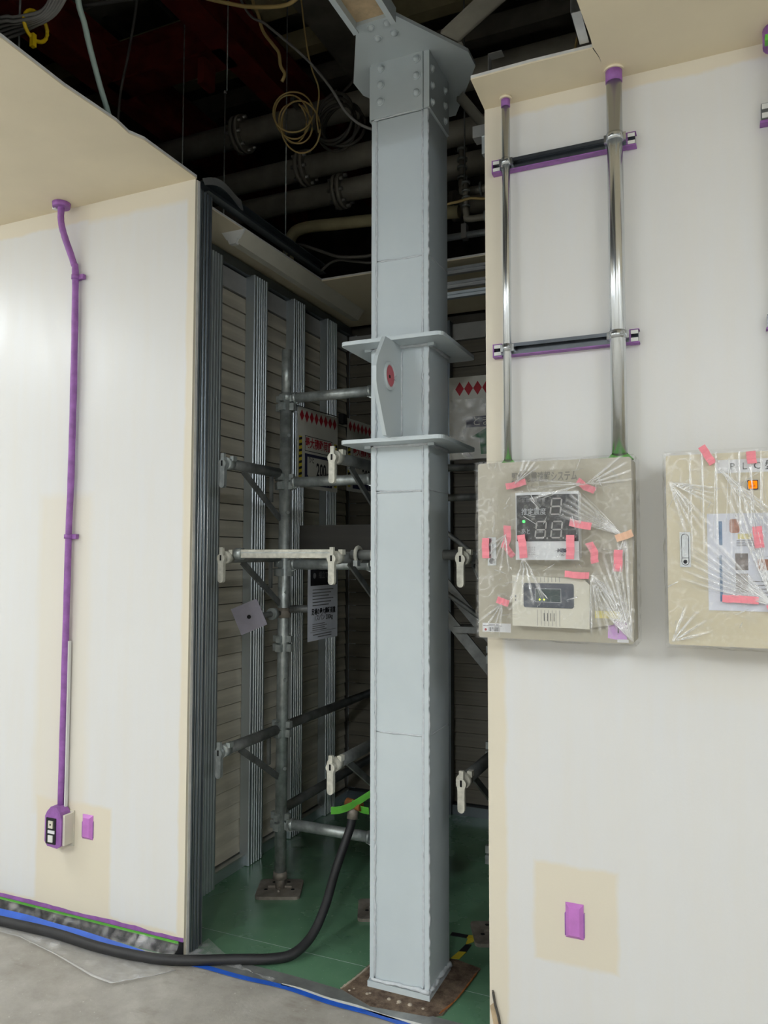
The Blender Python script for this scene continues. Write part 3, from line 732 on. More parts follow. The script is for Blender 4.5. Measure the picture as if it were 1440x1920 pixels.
for z, nm in ((1.706, 'upper'), (1.597, 'lower')):
    rail(POSTX[1], POSTX[2], z, PY+(.0 if nm == 'upper' else .06), '%s of two dark scaffold pipes right of the column' % nm, .014, 'scaffold_dark')
# wedge tongue hanging at the end of each bracket arm
def tongue_outline(cx, cz):
    pts = []
    for k in range(13):
        a = -PI*.22+PI*1.44*k/12; pts.append((cx+.0165*math.cos(a), cz+.0165*math.sin(a)))
    pts += [(cx-.0115, cz-.02), (cx-.0115, cz-.075)]
    for k in range(6):
        a = PI+PI*k/5; pts.append((cx+.0115*math.cos(a), cz-.078+.0115*math.sin(a)))
    pts += [(cx+.0115, cz-.075), (cx+.0115, cz-.02)]
    return pts
def bracket(x, ye, z, label, wmat, strut=True):
    t = thing('scaffold_bracket', label, 'scaffold bracket', (x, PY, z), 'scaffold brackets')
    MB().cyl((x, ye+.02, z), (x, PY-.045, z), .0205, 16).build('arm', 'scaffold_dark', t)
    w = MB().prism(tongue_outline(x, z-.004), 1, ye-.008, ye+.008).build('wedge_tongue', wmat, t)
    MB().prism([(x-.0035, z-.012), (x+.0035, z-.012), (x+.0035, z+.008), (x-.0035, z+.008)], 1, ye-.0086, ye-.008).build('slot', 'hole_black', w)
    bx((x-.007, ye-.006, z+.010), (x+.007, ye+.006, z+.036)).build('wedge_neck', wmat, t)
    MB().cyl((x, ye+.012, z), (x, ye+.05, z), .0235, 16).build('head_collar', wmat, t)
    bx((x+.008, ye+.03, z+.010), (x+.024, ye+.055, z+.028)).build('lock_tab', wmat, t)
    if strut:
        a, b = V(x, ye+.13, z-.018), V(x, PY-.025, z-.19)
        d = (b-a).normalized(); up = V(0, -d.z, d.y)
        vs = [p+V(sx, 0, 0)+up*su for p in (a, b) for sx, su in ((-.004, -.012), (.004, -.012), (.004, .012), (-.004, .012))]
        MB().add(vs, [[0, 1, 2, 3], [7, 6, 5, 4], [0, 4, 5, 1], [1, 5, 6, 2], [2, 6, 7, 3], [3, 7, 4, 0]]).build('diagonal_strut', 'scaffold_dark', t)
        bx((x-.006, PY-.10, z-.125), (x+.006, PY-.088, z-.018)).build('vertical_bar', 'scaffold_dark', t)
    MB().prism([(PY-.05, z+.02), (PY-.028, z+.012), (PY-.028, z-.03), (PY-.05, z-.022)], 0, x-.006, x+.006).build('post_wedge', 'scaffold_zinc', t)
for (i, wmat, side, ye) in ((0, 'scaffold_zinc', 'on the post nearest the metal studs', .142), (1, 'scaffold_light', 'just left of the grey column', .142), (2, 'scaffold_light', 'in the gap right of the grey column', .146)):
    for z, nm in ((1.713, 'upper'), (1.365, 'middle'), (.668, 'lower')):
        if i == 2 and nm == 'upper': continue
        if i == 0 and nm == 'middle': wm = 'scaffold_light'
        else: wm = wmat
        bracket(POSTX[i], ye, z-.006*(nm == 'lower'), '%s scaffold bracket with hanging wedge tongue %s' % (nm, side), wm)
o = MB().prism([(POSTX[0]-.010, 1.345), (POSTX[0]+.010, 1.345), (POSTX[0]+.010, 1.36), (POSTX[0]-.004, 1.365)], 1, .1355, .1368).build('rust_stain_chip', 'rust'); tag(o, 'rusty flake on the middle wedge tongue nearest the studs', 'rust flake')
# pale square rail in front
t = thing('square_rail', 'pale square steel rail between the two middle wedge tongues', 'scaffold rail', (.25, .20, 1.378))
MB().cbox((.085, .175, 1.362), (.462, .205, 1.394), .004, 0).build('square_tube', 'scaffold_light', t)
bx((.085, .1738, 1.380), (.462, .1748, 1.384)).build('groove', 'scaffold_zinc', t)
MB().cyl((.062, .19, 1.378), (.090, .19, 1.378), .022, 14).build('end_socket', 'scaffold_zinc', t)
t = thing('pipe_coupler', 'scaffold pipe stub with two pale ring couplers left of the column', 'coupler', (.54, .245, 1.375))
MB().cyl((.510, .245, 1.375), (.915, .245, 1.375), .018, 14).build('stub', 'scaffold_dark', t)
for x in (.535, .600):
    MB().tube([V(x, .245+.026*math.cos(a), 1.375+.026*math.sin(a)) for a in [2*PI*k/20 for k in range(20)]], .007, 8, closed=True).build('ring', 'scaffold_light', t)
    bx((x-.008, .22, 1.335), (x+.008, .245, 1.355)).build('ring_bolt', 'scaffold_zinc', t)
t = thing('pipe_coupler', 'small pale double coupler on the pipe right of the column', 'coupler', (1.0, .245, 1.375))
for x in (.985, 1.02):
    MB().tube([V(x, .245+.025*math.cos(a), 1.375+.025*math.sin(a)) for a in [2*PI*k/20 for k in range(20)]], .007, 8, closed=True).build('ring', 'scaffold_light', t)
bx((.990, .222, 1.338), (1.02, .24, 1.362)).build('ring_bolt', 'scaffold_zinc', t)
# depth pipes of the far scaffold side
tag(MB().cyl((-.10, .72, .610), (-.10, 1.76, .608), .0213, 14).build('scaffold_pipe', 'scaffold_dark'), 'dark scaffold pipe running back from the nearest post at knee height', 'scaffold pipe')
tag(MB().cyl((-.10, .80, .250), (-.10, 1.78, .250), .0213, 14).build('scaffold_pipe', 'scaffold_dark'), 'dark scaffold pipe running back low behind the nearest post', 'scaffold pipe')
tag(MB().cyl((.46, .66, 1.66), (1.02, .72, 1.22), .010, 10).build('scaffold_pipe', 'scaffold_dark'), 'thin diagonal brace crossing the gap right of the column', 'scaffold pipe')
tag(MB().cyl((.46, .66, 1.40), (1.06, .72, .98), .010, 10).build('scaffold_pipe', 'scaffold_dark'), 'thin lower diagonal brace in the gap right of the column', 'scaffold pipe')
o = thing('stair_stringer', 'dark sloping flat steel bars of a stair behind the column on the right', 'stair', (.8, .82, .9))
for k, dz in enumerate((0, .13)):
    a, b = V(.46, .82, 1.35+dz), V(1.66, .82, .0+dz*1.0); d = (b-a).normalized(); up = V(-d.z, 0, d.x)
    vs = [p+V(0, sy, 0)+up*su for p in (a, b) for sy, su in ((-.006, -.022), (.006, -.022), (.006, .022), (-.006, .022))]
    MB().add(vs, [[0, 1, 2, 3], [7, 6, 5, 4], [0, 4, 5, 1], [1, 5, 6, 2], [2, 6, 7, 3], [3, 7, 4, 0]]).build('stringer', 'scaffold_dark', o)
bx((.70, .79, 1.06), (.90, .93, 1.085)).build('step', 'scaffold_dark', o)
# dark board leaning across the bay behind the rails
tag(bx((.045, .68, 1.385), (.60, .70, 1.500)).build('toe_board', 'board_dark'), 'dark horizontal toe board behind the nearest scaffold post', 'toe board')

# tie plate at the end of a screw, clamped to the nearest post
t = thing('wall_tie', 'tilted square mauve-grey plate on a screw clamped to the nearest scaffold post', 'wall tie', (.03, .45, 1.135))
R = Matrix.Rotation(-.42, 3, 'X') @ Matrix.Rotation(.25, 3, 'Z')
c = V(.03, .325, 1.135)
Rz = Matrix.Rotation(.42, 3, 'Z') @ Matrix.Rotation(-.40, 3, 'Y')
MB().box(c+V(-.054, -.004, -.054), c+V(.054, .004, .054), Rz).build('plate', 'tag_mauve', t)
nd = Rz @ V(0, -1, 0)
MB().cyl(c+nd*.0041, c+nd*.0048, .008, 12).build('hole', 'hole_black', t)
MB().cyl(c-nd*.004, V(.035, .535, 1.135), .011, 12).build('screw', 'scaffold_dark', t)
MB().cyl(V(.034, .475, 1.135), V(.034, .50, 1.135), .024, 10).build('nut', 'scaffold_zinc', t)
MB().cyl((.035, PY, 1.115), (.035, PY, 1.155), .031, 18).build('clamp', 'base_plate_steel', t)
tag(MB().cyl((.07, PY, 1.15), (.185, PY+.01, 1.155), .016, 12).build('scaffold_pipe', 'scaffold_dark'), 'short dark pipe stub behind the hanging white notice', 'scaffold pipe')

# ------------------------------------------------------------------ signs on the scaffold
def sheet(name, label, P0, ux, w, h, mat='sheet_white', th=.0015, wav=.0):
    """hanging sheet: P0 top-left, ux horizontal unit vector, normal faces the viewer"""
    ux = Vector(ux).normalized(); nrm = V(ux.y, -ux.x, 0)
    t = thing(name, label, 'sign', tuple(P0)); P0 = Vector(P0)
    def at(u, v, d=0.): return P0+ux*u+V(0, 0, -v)+nrm*(d+wav*math.sin(u*24+1)*v/h*.6)
    mb = MB().grid(lambda a, b: at(a*w, b*h, th), 14, 10); mb.grid(lambda a, b: at(a*w, b*h, 0), 14, 10)
    mb.build('sheet', mat, t)
    return t, at
def patch(t, at, poly, mat, nm='print', d=.0026):
    vs = [at(u, v, d) for u, v in poly]
    k = len(vs); MB().add(vs, [list(range(k))]).build(nm, mat, t)
def rect(u0, u1, v0, v1): return [(u0, v0), (u1, v0), (u1, v1), (u0, v1)]
def lettering(t, at, s, u, v, size, mat, sx=1., bold=0., align='CENTER', d=.003):
    cu = bpy.data.curves.new('lettering', 'FONT'); cu.body = s; cu.size = size; cu.align_x = align; cu.align_y = 'CENTER'; cu.offset = bold; cu.resolution_u = 2; cu.fill_mode = 'FRONT'
    o = bpy.data.objects.new('lettering_source', cu); col.objects.link(o)
    me = bpy.data.meshes.new_from_object(o.evaluated_get(bpy.context.evaluated_depsgraph_get())); bpy.data.objects.remove(o)
    L = ORG[t.name]
    for vv in me.vertices: vv.co = at(u+vv.co.x*sx, v-vv.co.y, d)-L
    me.materials.clear(); me.materials.append(M[mat]); me.name = 'lettering'
    b = bpy.data.objects.new('lettering', me); col.objects.link(b); b.parent = t; ORG[b.name] = L
def diamonds(t, at, u0, u1, v, n, hw, hh):
    for k in range(n):
        u = u0+(u1-u0)*k/(n-1); patch(t, at, [(u-hw, v), (u, v-hh), (u+hw, v), (u, v+hh)], 'ink_red', 'diamond')
def hazard(t, at, u, v0, v1, w=.012):
    patch(t, at, rect(u-w, u+w, v0, v1), 'ink_yellow', 'hazard_band', .0024)
    n = 8
    for k in range(n):
        v = v0+(v1-v0)*(k+.1)/n; s = (v1-v0)/n*.45
        patch(t, at, [(u-w, v+s*.6), (u+w, v), (u+w, v+s), (u-w, v+s*1.6)], 'ink_black', 'hazard_stripe', .0028)
def load_sign(label, P0, ux, w=.335, h=.345):
    t, at = sheet('load_sign', label, P0, ux, w, h)
    diamonds(t, at, .03, w-.03, .035, 8, .017, .026)
    hazard(t, at, .020, .125, .325); hazard(t, at, w-.020, .125, .325)
    fr = rect(.055, w-.05, .118, .185)
    patch(t, at, fr, 'ink_black', 'border', .0024); patch(t, at, rect(.058, w-.053, .121, .182), 'sheet_white', 'border_fill', .0027)
    lettering(t, at, '最大積載荷重', w/2+.002, .151, .047, 'ink_red', .80, .0012, d=.0031)
    patch(t, at, rect(.055, w-.05, .195, .330), 'ink_navy', 'panel', .0024)
    patch(t, at, [(.075, .208), (w-.070, .208), (w-.070, .298), (.090, .298), (.075, .285)], 'sheet_white', 'panel_fill', .0027)
    lettering(t, at, 'ひと', .085, .222, .030, 'ink_black', .8, .0004, 'LEFT', d=.0031)
    lettering(t, at, '200', .190, .262, .082, 'ink_black', .68, .002, d=.0031)
    lettering(t, at, 'kg', w-.095, .274, .05, 'ink_black', .7, .001, d=.0031)
    lettering(t, at, 'てから', w-.095, .317, .026, 'sheet_white', .8, .0, d=.0031)
    return t
load_sign('white load-limit sheet reading 200 kg hanging beside the nearest scaffold post', (.075, .605, 2.005), (.05, 1, 0))
tag(MB().cyl((.066, .60, 2.008), (.12, 1.76, 2.030), .0025, 6).build('hanging_cord', 'cable_dark'), 'thin cord from which the two load-limit sheets hang', 'cord')
load_sign('second load-limit sheet further back, partly hidden by the column', (.10, 1.02, 2.02), (.05, 1, 0))
t, at = sheet('notice_sheet', 'long white printed notice hanging under the third scaffold pipe', (.20, .48, 1.315), (0, 1, 0), .255, .285, 'paper_white', wav=.001)
patch(t, at, rect(.018, .245, .0, .065), 'ink_black', 'heading_block')
MB().cyl(at(.05, .025, .003), at(.05, .025, .0034), .012, 10).build('emblem', 'ink_grey', t)
lettering(t, at, '組立て', .085, .025, .03, 'ink_grey', .9, .0, 'LEFT')
for k in range(6): patch(t, at, rect(.035, .215-.02*(k % 3), .080+k*.0125, .084+k*.0125), 'ink_grey', 'text_line')
lettering(t, at, '足場の最大積載荷重', .13, .172, .027, 'ink_black', .85, .0008)
lettering(t, at, '1スパン 200kg', .13, .197, .027, 'ink_black', .95, .0002)
for k in range(4): patch(t, at, rect(.035, .14+.02*(k % 2), .218+k*.008, .221+k*.008), 'ink_grey', 'text_line')
patch(t, at, rect(.018, .245, .250, .2515), 'ink_grey', 'rule')
for k in range(2): patch(t, at, rect(.04+.04*k, .20, .260+k*.010, .264+k*.010), 'ink_grey', 'text_line')
# right sign in a plastic sleeve
t, at = sheet('load_sign', 'white sheet with red diamonds in a clear sleeve, hanging right of the column', (.792, .488, 2.032), (1, .02, 0), .27, .305)
diamonds(t, at, .040, .245, .045, 7, .0165, .026)
patch(t, at, rect(.065, .25, .150, .190), 'ink_navy', 'panel')
lettering(t, at, 'とまれ', .14, .170, .04, 'sheet_white', .9, .0, d=.0032)
patch(t, at, [(.085, .225), (.14, .195), (.25, .195), (.25, .290), (.12, .290), (.115, .23)], 'ink_green', 'panel')
mb = MB(); foldv = []
def slv(a, b):
    p = at(a*.26+.004, .085+b*.225, .008); k = mnoise.noise(V(a*7, b*8, 1.3)); p.y -= .006*k; foldv.append(max(0, abs(k)*1.2-.15)); return p
mb.grid(slv, 30, 30); mb.fold = foldv; mb.build('clear_sleeve', 'clear_film', t)
tag(bx((.085, .965, 1.985), (.11, 1.005, 2.03)).build('sheet_clip', 'hole_black'), 'small dark clip at the top corner of the second load-limit sheet', 'clip')
# hazard-striped tape on floor at the far post
t = thing('hazard_tape', 'strip of black and yellow hazard tape on the green floor right of the column', 'tape', (.86, .46, 0))
for k, (pp, m) in enumerate(((((.778, .515), (.778, .540), (.84, .542), (.84, .520)), 'ink_black'), (((.84, .520), (.84, .542), (.868, .550), (.872, .522)), 'ink_yellow'), (((.850, .475), (.868, .50), (.872, .522), (.845, .515)), 'ink_yellow'), (((.843, .418), (.868, .425), (.870, .480), (.850, .475)), 'ink_black'), (((.832, .365), (.860, .372), (.868, .425), (.843, .418)), 'ink_yellow'))):
    MB().prism(list(pp), 2, .0005, .0025).build('stripe', m, t)

# ------------------------------------------------------------------ hose, tapes and film at the threshold
hp = [(-2.2, -.20, .020), (-1.4, -.12, .018), (-.95, -.10, .018), (-.771, -.092, .018), (-.52, -.080, .018), (-.263, -.090, .018), (-.028, -.062, .018), (.197, .040, .018), (.29, .085, .018), (.345, .14, .020), (.372, .22, .05), (.382, .30, .12), (.380, .38, .21), (.392, .44, .30), (.402, .465, .355), (.404, .48, .41)]
t = thing('rubber_hose', 'black rubber hose running along the left wall and up into the bay', 'hose', (0, 0, .0))
MB().tube(smooth_path(hp, 8), .0165, 12).build('hose_body', 'rubber_black', t)
MB().cyl((.403, .475, .375), (.404, .485, .425), .021, 12).build('hose_end', 'base_plate_steel', t)
MB().cyl((.375, .485, .430), (.440, .475, .425), .018, 12).build('coupling', 'rust', t)
def ribbon(pts, w, th, wdir, seg=1):
    mb = MB(); vs = []; W = Vector(wdir).normalized()*w/2
    for p in pts:
        p = Vector(p); vs += [p-W, p+W, p+W+V(0, 0, th), p-W+V(0, 0, th)]
    fs = []
    for i in range(len(pts)-1):
        a = 4*i
        for k in range(4): fs.append([a+k, a+(k+1) % 4, a+4+(k+1) % 4, a+4+k])
    fs += [[0, 1, 2, 3], [4*(len(pts)-1)+k for k in (3, 2, 1, 0)]]
    return mb.add(vs, fs)
g1 = ribbon(smooth_path([(.330, .44, .405), (.365, .44, .412), (.400, .45, .425), (.440, .46, .450), (.490, .47, .485)], 4), .030, .002, (.15, -.25, 1)).build('green_tape', 'tape_green', t)
ribbon(smooth_path([(.405, .47, .435), (.435, .475, .415), (.470, .48, .410)], 3), .030, .002, (.1, -.4, 1)).build('green_tape', 'tape_green', t)

t = thing('floor_tape', 'blue and silver masking tape stuck along the threshold between the two floors', 'tape', (.4, 0, 0))
ys = lambda x: -.012+.012*math.sin(x*5)
px = [.0+.03*i for i in range(36)]
ribbon([(x, ys(x)+.014, .0015) for x in px], .075, .0015, (0, 1, 0)).build('silver_tape', 'tape_silver', t)
ribbon([(x, ys(x)-.022+.004*math.sin(x*19), .0032) for x in px], .020, .0012, (0, 1, 0)).build('blue_tape', 'tape_blue', t)
ribbon([(x, ys(x)-.008+.003*math.sin(x*31), .0032) for x in px[13:]], .010, .0012, (0, 1, 0)).build('white_tape', 'white_plastic', t)
mb = MB(); foldv = []
def fl(a, b):
    x = .0+.36*a; y = .13*(1-a)**1.5*b-.02*a*b+.005; k = mnoise.noise(V(x*22, y*22, 4.)); foldv.append(max(0, abs(k)*1.1-.1)); return V(x, y, .006+.006*abs(k))
mb.grid(fl, 40, 14); mb.fold = foldv; mb.build('clear_flap', 'floor_film', t)
for k in range(9):
    x = .60+random.random()*.26; y = ys(x)+random.uniform(.050, .075); s = random.uniform(.004, .009)
    o = MB().dome((x, y, .002), (0, 0, 1), s, s*.8, 7, 2).build('concrete_chip', 'debris'); tag(o, 'small chip of concrete in the dirt at the column foot', 'debris', 'concrete chips at the column foot')

# masking film along the left baseboard
t = thing('masking_film', 'clear masking film with purple, green and blue tape along the left baseboard', 'masking film', (-.6, -.01, 0))
mb = MB(); foldv = []
def mfilm(a, b):
    x = -2.4+2.385*a; z = .05*(1-b)+.004*b; y = -.010-.055*b**1.4
    k = mnoise.noise(V(x*26, b*2.2, 2.)); k2 = mnoise.noise(V(x*9, b*4, 7.))
    foldv.append(min(1, max(0, abs(k)*1.3-.12+.3*abs(k2))))
    return V(x, y-.006*abs(k)*b, z+.010*abs(k)*b*(1-b)*2)
mb.grid(mfilm, 260, 10); mb.fold = foldv; mb.build('film', 'masking_film', t)
mb = MB(); n = 80
vs = []; fs = []
for i in range(n+1):
    x = -2.4+2.395*i/n; up = .066+.006*mnoise.noise(V(x*5, 0, 0))+.004*mnoise.noise(V(x*17, 3, 0))
    vs += [V(x, -.0015, .050), V(x, -.0015, up)]
    if i: a = 2*(i-1); fs.append([a, a+1, a+3, a+2])
mb.add(vs, fs); k0 = len(mb.v); mb.add([p+V(0, -.0012, 0) for p in vs], fs); mb.build('purple_tape', 'tape_purple', t)
bx((-2.4, -.0095, .046), (-.02, -.0065, .0535)).build('green_tape', 'tape_green', t)
mb = MB(); vs = []; fs = []; n = 90
for i in range(n+1):
    x = -2.4+2.36*i/n; w = .5+.16*mnoise.noise(V(x*3.1, 2, 2))+.38*max(0, (x+.45)/.45)
    for b in (w, (w+1)/2, 1.0):
        vs.append(V(x, -.0165-.055*b**1.4, .05*(1-b)+.004*b+.004))
    if i:
        a = 3*(i-1); fs += [[a, a+1, a+4, a+3], [a+1, a+2, a+5, a+4]]
mb.add(vs, fs, True); mb.add([p+V(0, .0012, -.001) for p in vs], fs, True); mb.build('blue_tape', 'tape_blue', t)
# loose clear sheet on the concrete
mb = MB(); foldv = []
o2 = [(-1.3, -.14), (-.62, -.135), (-.40, -.175), (-.20, -.225), (-.105, -.235), (-.02, -.15), (.03, -.085)]
def lsheet(a, b):
    t_ = a*(len(o2)-1); i = min(int(t_), len(o2)-2); f = t_-i
    ox = o2[i][0]*(1-f)+o2[i+1][0]*f; oy = o2[i][1]*(1-f)+o2[i+1][1]*f
    y = -.075*(1-b)+oy*b; k = mnoise.noise(V(ox*14, y*22, 5.)); edge = b > .9
    foldv.append(min(1, max(0, abs(k)*.9-.15)+(.75 if edge else 0)+(.5 if a > .84 and abs(b-.7) < .07 else 0)))
    return V(ox, y, .003+.007*abs(k)*(1-abs(b-.5))+(.005 if edge else 0))
mb.grid(lsheet, 90, 18); mb.fold = foldv
tag(mb.build('loose_plastic_sheet', 'floor_film'), 'loose crumpled clear plastic sheet on the concrete beside the hose', 'plastic sheet')

# ------------------------------------------------------------------ fittings on the left wall
t = thing('wall_conduit', 'slim conduit wrapped in purple tape running down the left wall', 'conduit', (-.555, 0, .44))
cp = [(-.600, -.050, H-.001), (-.600, -.050, 2.66), (-.590, -.040, 2.60), (-.562, -.020, 2.50), (-.552, -.018, 2.44), (-.548, -.018, 2.05), (-.550, -.018, 1.65), (-.555, -.018, 1.44), (-.558, -.018, .86), (-.561, -.018, .43)]
MB().tube(smooth_path(cp, 6), .0125, 12, .05).build('pipe', 'tape_purple', t)
mb = MB().cyl((-.600, -.050, H-.018), (-.600, -.050, H), .032, 18, .034); mb.build('ceiling_collar', 'tape_purple', t)
bx((-.634, -.062, H-.022), (-.618, -.045, H-.002)).build('bare_spot', 'white_plastic', t)
bx((-.545, -.0185, .44), (-.5395, -.006, 1.05)).build('bare_spot', 'white_plastic', t)
for z, x in ((2.441, -.550), (1.442, -.555)):
    c = MB().cyl((x, -.018, z-.008), (x, -.018, z+.008), .0165, 14).build('saddle_clamp', 'tape_purple', t)
    bx((x-.004, -.018, z-.009), (x+.036, -.0035, z+.009)).build('clamp_foot', 'tape_purple', c)
    bx((x-.012, -.006, z-.009), (x+.012, 0, z+.009)).build('clamp_base', 'tape_purple', c)
t = thing('outlet_box', 'surface outlet box masked with purple tape at the foot of the conduit', 'outlet box', (-.558, 0, .36))
x0, x1, z0, z1 = -.602, -.520, .300, .425
# chamfered purple hood
MB().prism([(x0, z0+.02), (x0+.014, z0+.004), (x1-.02, z0), (x1-.002, z0+.012), (x1, z1-.02), (x1-.010, z1+.005), (-.548, z1+.022), (-.574, z1+.022), (x0+.010, z1+.004), (x0, z1-.014)], 1, -.052, -.006).build('masking', 'tape_purple', t)
bx((x0+.006, -.006, z0-.001), (x1+.012, 0, z1+.002)).build('back_box', 'device_cream', t)
bx((x1, -.046, z0+.012), (x1+.010, -.006, z1-.004)).build('bare_side', 'device_cream', t)
pl = bx((x0+.010, -.056, z0+.014), (x1-.026, -.052, z1-.018)).build('faceplate', 'ink_black', t)
bx((-.578, -.060, .372), (-.556, -.056, .398)).build('socket', 'device_cream', pl)
bx((-.578, -.060, .322), (-.556, -.056, .346)).build('socket', 'white_plastic', pl)
bx((-.580, -.059, .353), (-.548, -.056, .364)).build('paper_strip', 'paper_label', pl)
for z in (.385,):
    bx((-.570, -.0606, z-.003), (-.564, -.060, z+.003)).build('pin_hole', 'hole_black', pl)
def taped_plate(label, x0, x1, z0, z1):
    t = thing('outlet_cover', label, 'outlet cover', ((x0+x1)/2, 0, z0))
    mb = MB(); b = .010
    o = [V(x0, -.0015, z0), V(x1, -.0015, z0), V(x1, -.0015, z1), V(x0, -.0015, z1)]
    m = [V(x0+b, -.011, z0+b), V(x1-b, -.011, z0+b), V(x1-b, -.011, z1-b), V(x0+b, -.011, z1-b)]
    bk = [p+V(0, .0015, 0) for p in o]
    mb.add(bk+o+m, [[0, 3, 2, 1], [0, 1, 5, 4], [1, 2, 6, 5], [2, 3, 7, 6], [3, 0, 4, 7], [4, 5, 9, 8], [5, 6, 10, 9], [6, 7, 11, 10], [7, 4, 8, 11], [8, 9, 10, 11]])
    mb.build('tape_cover', 'tape_violet', t)
    for (xa, xb) in ((x0-.0025, x0+.004), (x1-.004, x1+.0025)):
        MB().prism([(xa, z0+.004), (xb, z0+.006), (xb, z1-.02), (xa, z1-.03)], 1, -.0025, -.0003).build('plate_edge', 'tape_purple', t)
taped_plate('flat outlet plate masked with pink-violet tape beside the outlet box on the left wall', -.469, -.419, .332, .420)
taped_plate('flat outlet plate masked with pink-violet tape low on the right wall', 1.292, 1.341, .324, .418)

# ------------------------------------------------------------------ conduits and struts on the right wall
def strut(z, label, x0=1.106, x1=1.510):
    t = thing('strut_channel', label, 'strut channel', ((x0+x1)/2, 0, z))
    h = .0165; d = .024
    mb = MB().box((x0, -.003, z-h), (x1, 0, z+h)).box((x0, -d, z+h-.003), (x1, -.003, z+h)).box((x0, -d, z-h), (x1, -.003, z-h+.003))
    mb.box((x0, -d, z+h-.010), (x1, -d+.0025, z+h-.003)).box((x0, -d, z-h+.003), (x1, -d+.0025, z-h+.010))
    mb.build('channel', 'strut_steel', t)
    bx((x0+.04, -.0275, z-h-.003), (x1-.002, -.002, z-h-.0005)).build('purple_tape', 'tape_purple', t)
    for xa, xb in ((x0-.004, x0+.024), (x1-.022, x1+.004)):
        bx((xa, -.026, z-h-.004), (xb, -.001, z-h)).build('purple_tape', 'tape_purple', t)
        bx((xa, -.026, z+h), (xb, -.001, z+h+.002)).build('purple_tape', 'tape_purple', t)
        for za, zb in ((z+h-.011, z+h-.001), (z-h+.001, z-h+.011)):
            bx((xa+.004, -.0262, za), (xb-.003, -.0242, zb)).build('end_cap', 'white_plastic', t)
        bx((xa, -.0255, z-h), (xa+.003, -.001, z+h)).build('purple_tape', 'tape_purple', t)
strut(2.532, 'upper horizontal strut channel with purple tape behind the two steel conduits')
strut(1.976, 'lower horizontal strut channel with purple tape behind the two steel conduits')
def conduit(x, r, y, label, zt, zb, tz):
    t = thing('steel_conduit', label, 'conduit', (x, 0, zb))
    MB().cyl((x, y, zb), (x, y, zt), r, 28).build('pipe', 'conduit_steel', t)
    MB().cyl((x, y, zt-tz), (x, y, zt-.002), r+.0015, 28).build('purple_tape', 'tape_purple', t)
    MB().cyl((x, y, zt-.008), (x, y, zt), r+.006, 28).build('putty_ring', 'ceiling_paint', t)
    for z in (2.532, 1.976):
        c = MB().cyl((x, y, z-.011), (x, y, z+.011), r+.0022, 24).build('clamp', 'clamp_steel', t)
        for s in (-1, 1):
            bx((x+s*(r+.004)-.004, y-.004, z-.010), (x+s*(r+.004)+.004, -.024, z+.010)).build('clamp_ear', 'clamp_steel', c)
        MB().cyl((x+r*.6, y-r-.004, z), (x+r*.6, y-r*.6, z), .004, 8).build('clamp_screw', 'clamp_steel', c)
    # green tape at the bottom, wavy cuff
    mb = MB(); n = 28; vs = []; fs = []
    for k in range(n):
        a = 2*PI*k/n; rr = r+.014+.003*math.sin(3*a); vs += [V(x+(r+.0015)*math.cos(a), y+(r+.0015)*math.sin(a), zb+.013+.004*math.sin(2*a+x)), V(x+rr*math.cos(a), y+rr*math.sin(a), zb+.002)]
        fs.append([2*k, 2*k+1, (2*k+3) % (2*n), (2*k+2) % (2*n)])
    mb.add(vs, fs); mb.build('green_tape', 'tape_green', t)
    return t
conduit(1.149, .0118, -.037, 'thin shiny steel conduit on the right wall, nearer the column', H, 1.632, .030)
tk = conduit(1.460, .0212, -.047, 'thick shiny steel conduit on the right wall', H, 1.632, .040)
bx((1.405, -.055, 1.631), (1.432, -.035, 1.640)).build('green_tape', 'tape_green', tk)
# third conduit at the right edge of view
t = thing('strut_channel', 'short strut end with purple tape at the right edge, upper one', 'strut channel', (1.9, 0, 2.53))
bx((1.826, -.026, 2.508), (2.2, 0, 2.552)).build('channel', 'strut_steel', t)
for za, zb in ((2.536, 2.550), (2.512, 2.526)): bx((1.828, -.028, za), (1.846, -.026, zb)).build('end_cap', 'white_plastic', t)
bx((1.823, -.027, 2.500), (2.2, -.001, 2.507)).build('purple_tape', 'tape_purple', t)
t = thing('strut_channel', 'short strut end with purple tape at the right edge, lower one', 'strut channel', (1.9, 0, 1.976))
bx((1.828, -.026, 1.960), (2.2, 0, 1.994)).build('channel', 'strut_steel', t)
bx((1.825, -.027, 1.956), (2.2, -.001, 1.960)).build('purple_tape', 'tape_purple', t)
t = thing('steel_conduit', 'purple-collared conduit entering the ceiling at the right edge', 'conduit', (1.862, 0, 1.65))
MB().cyl((1.872, -.05, 1.645), (1.872, -.05, H), .018, 20).build('pipe', 'conduit_steel', t)
MB().cyl((1.872, -.05, H-.045), (1.872, -.05, H), .040, 20).build('purple_tape', 'tape_purple', t)
bx((1.836, -.085, H-.046), (1.85, -.06, H-.03)).build('green_tape', 'tape_green', t)

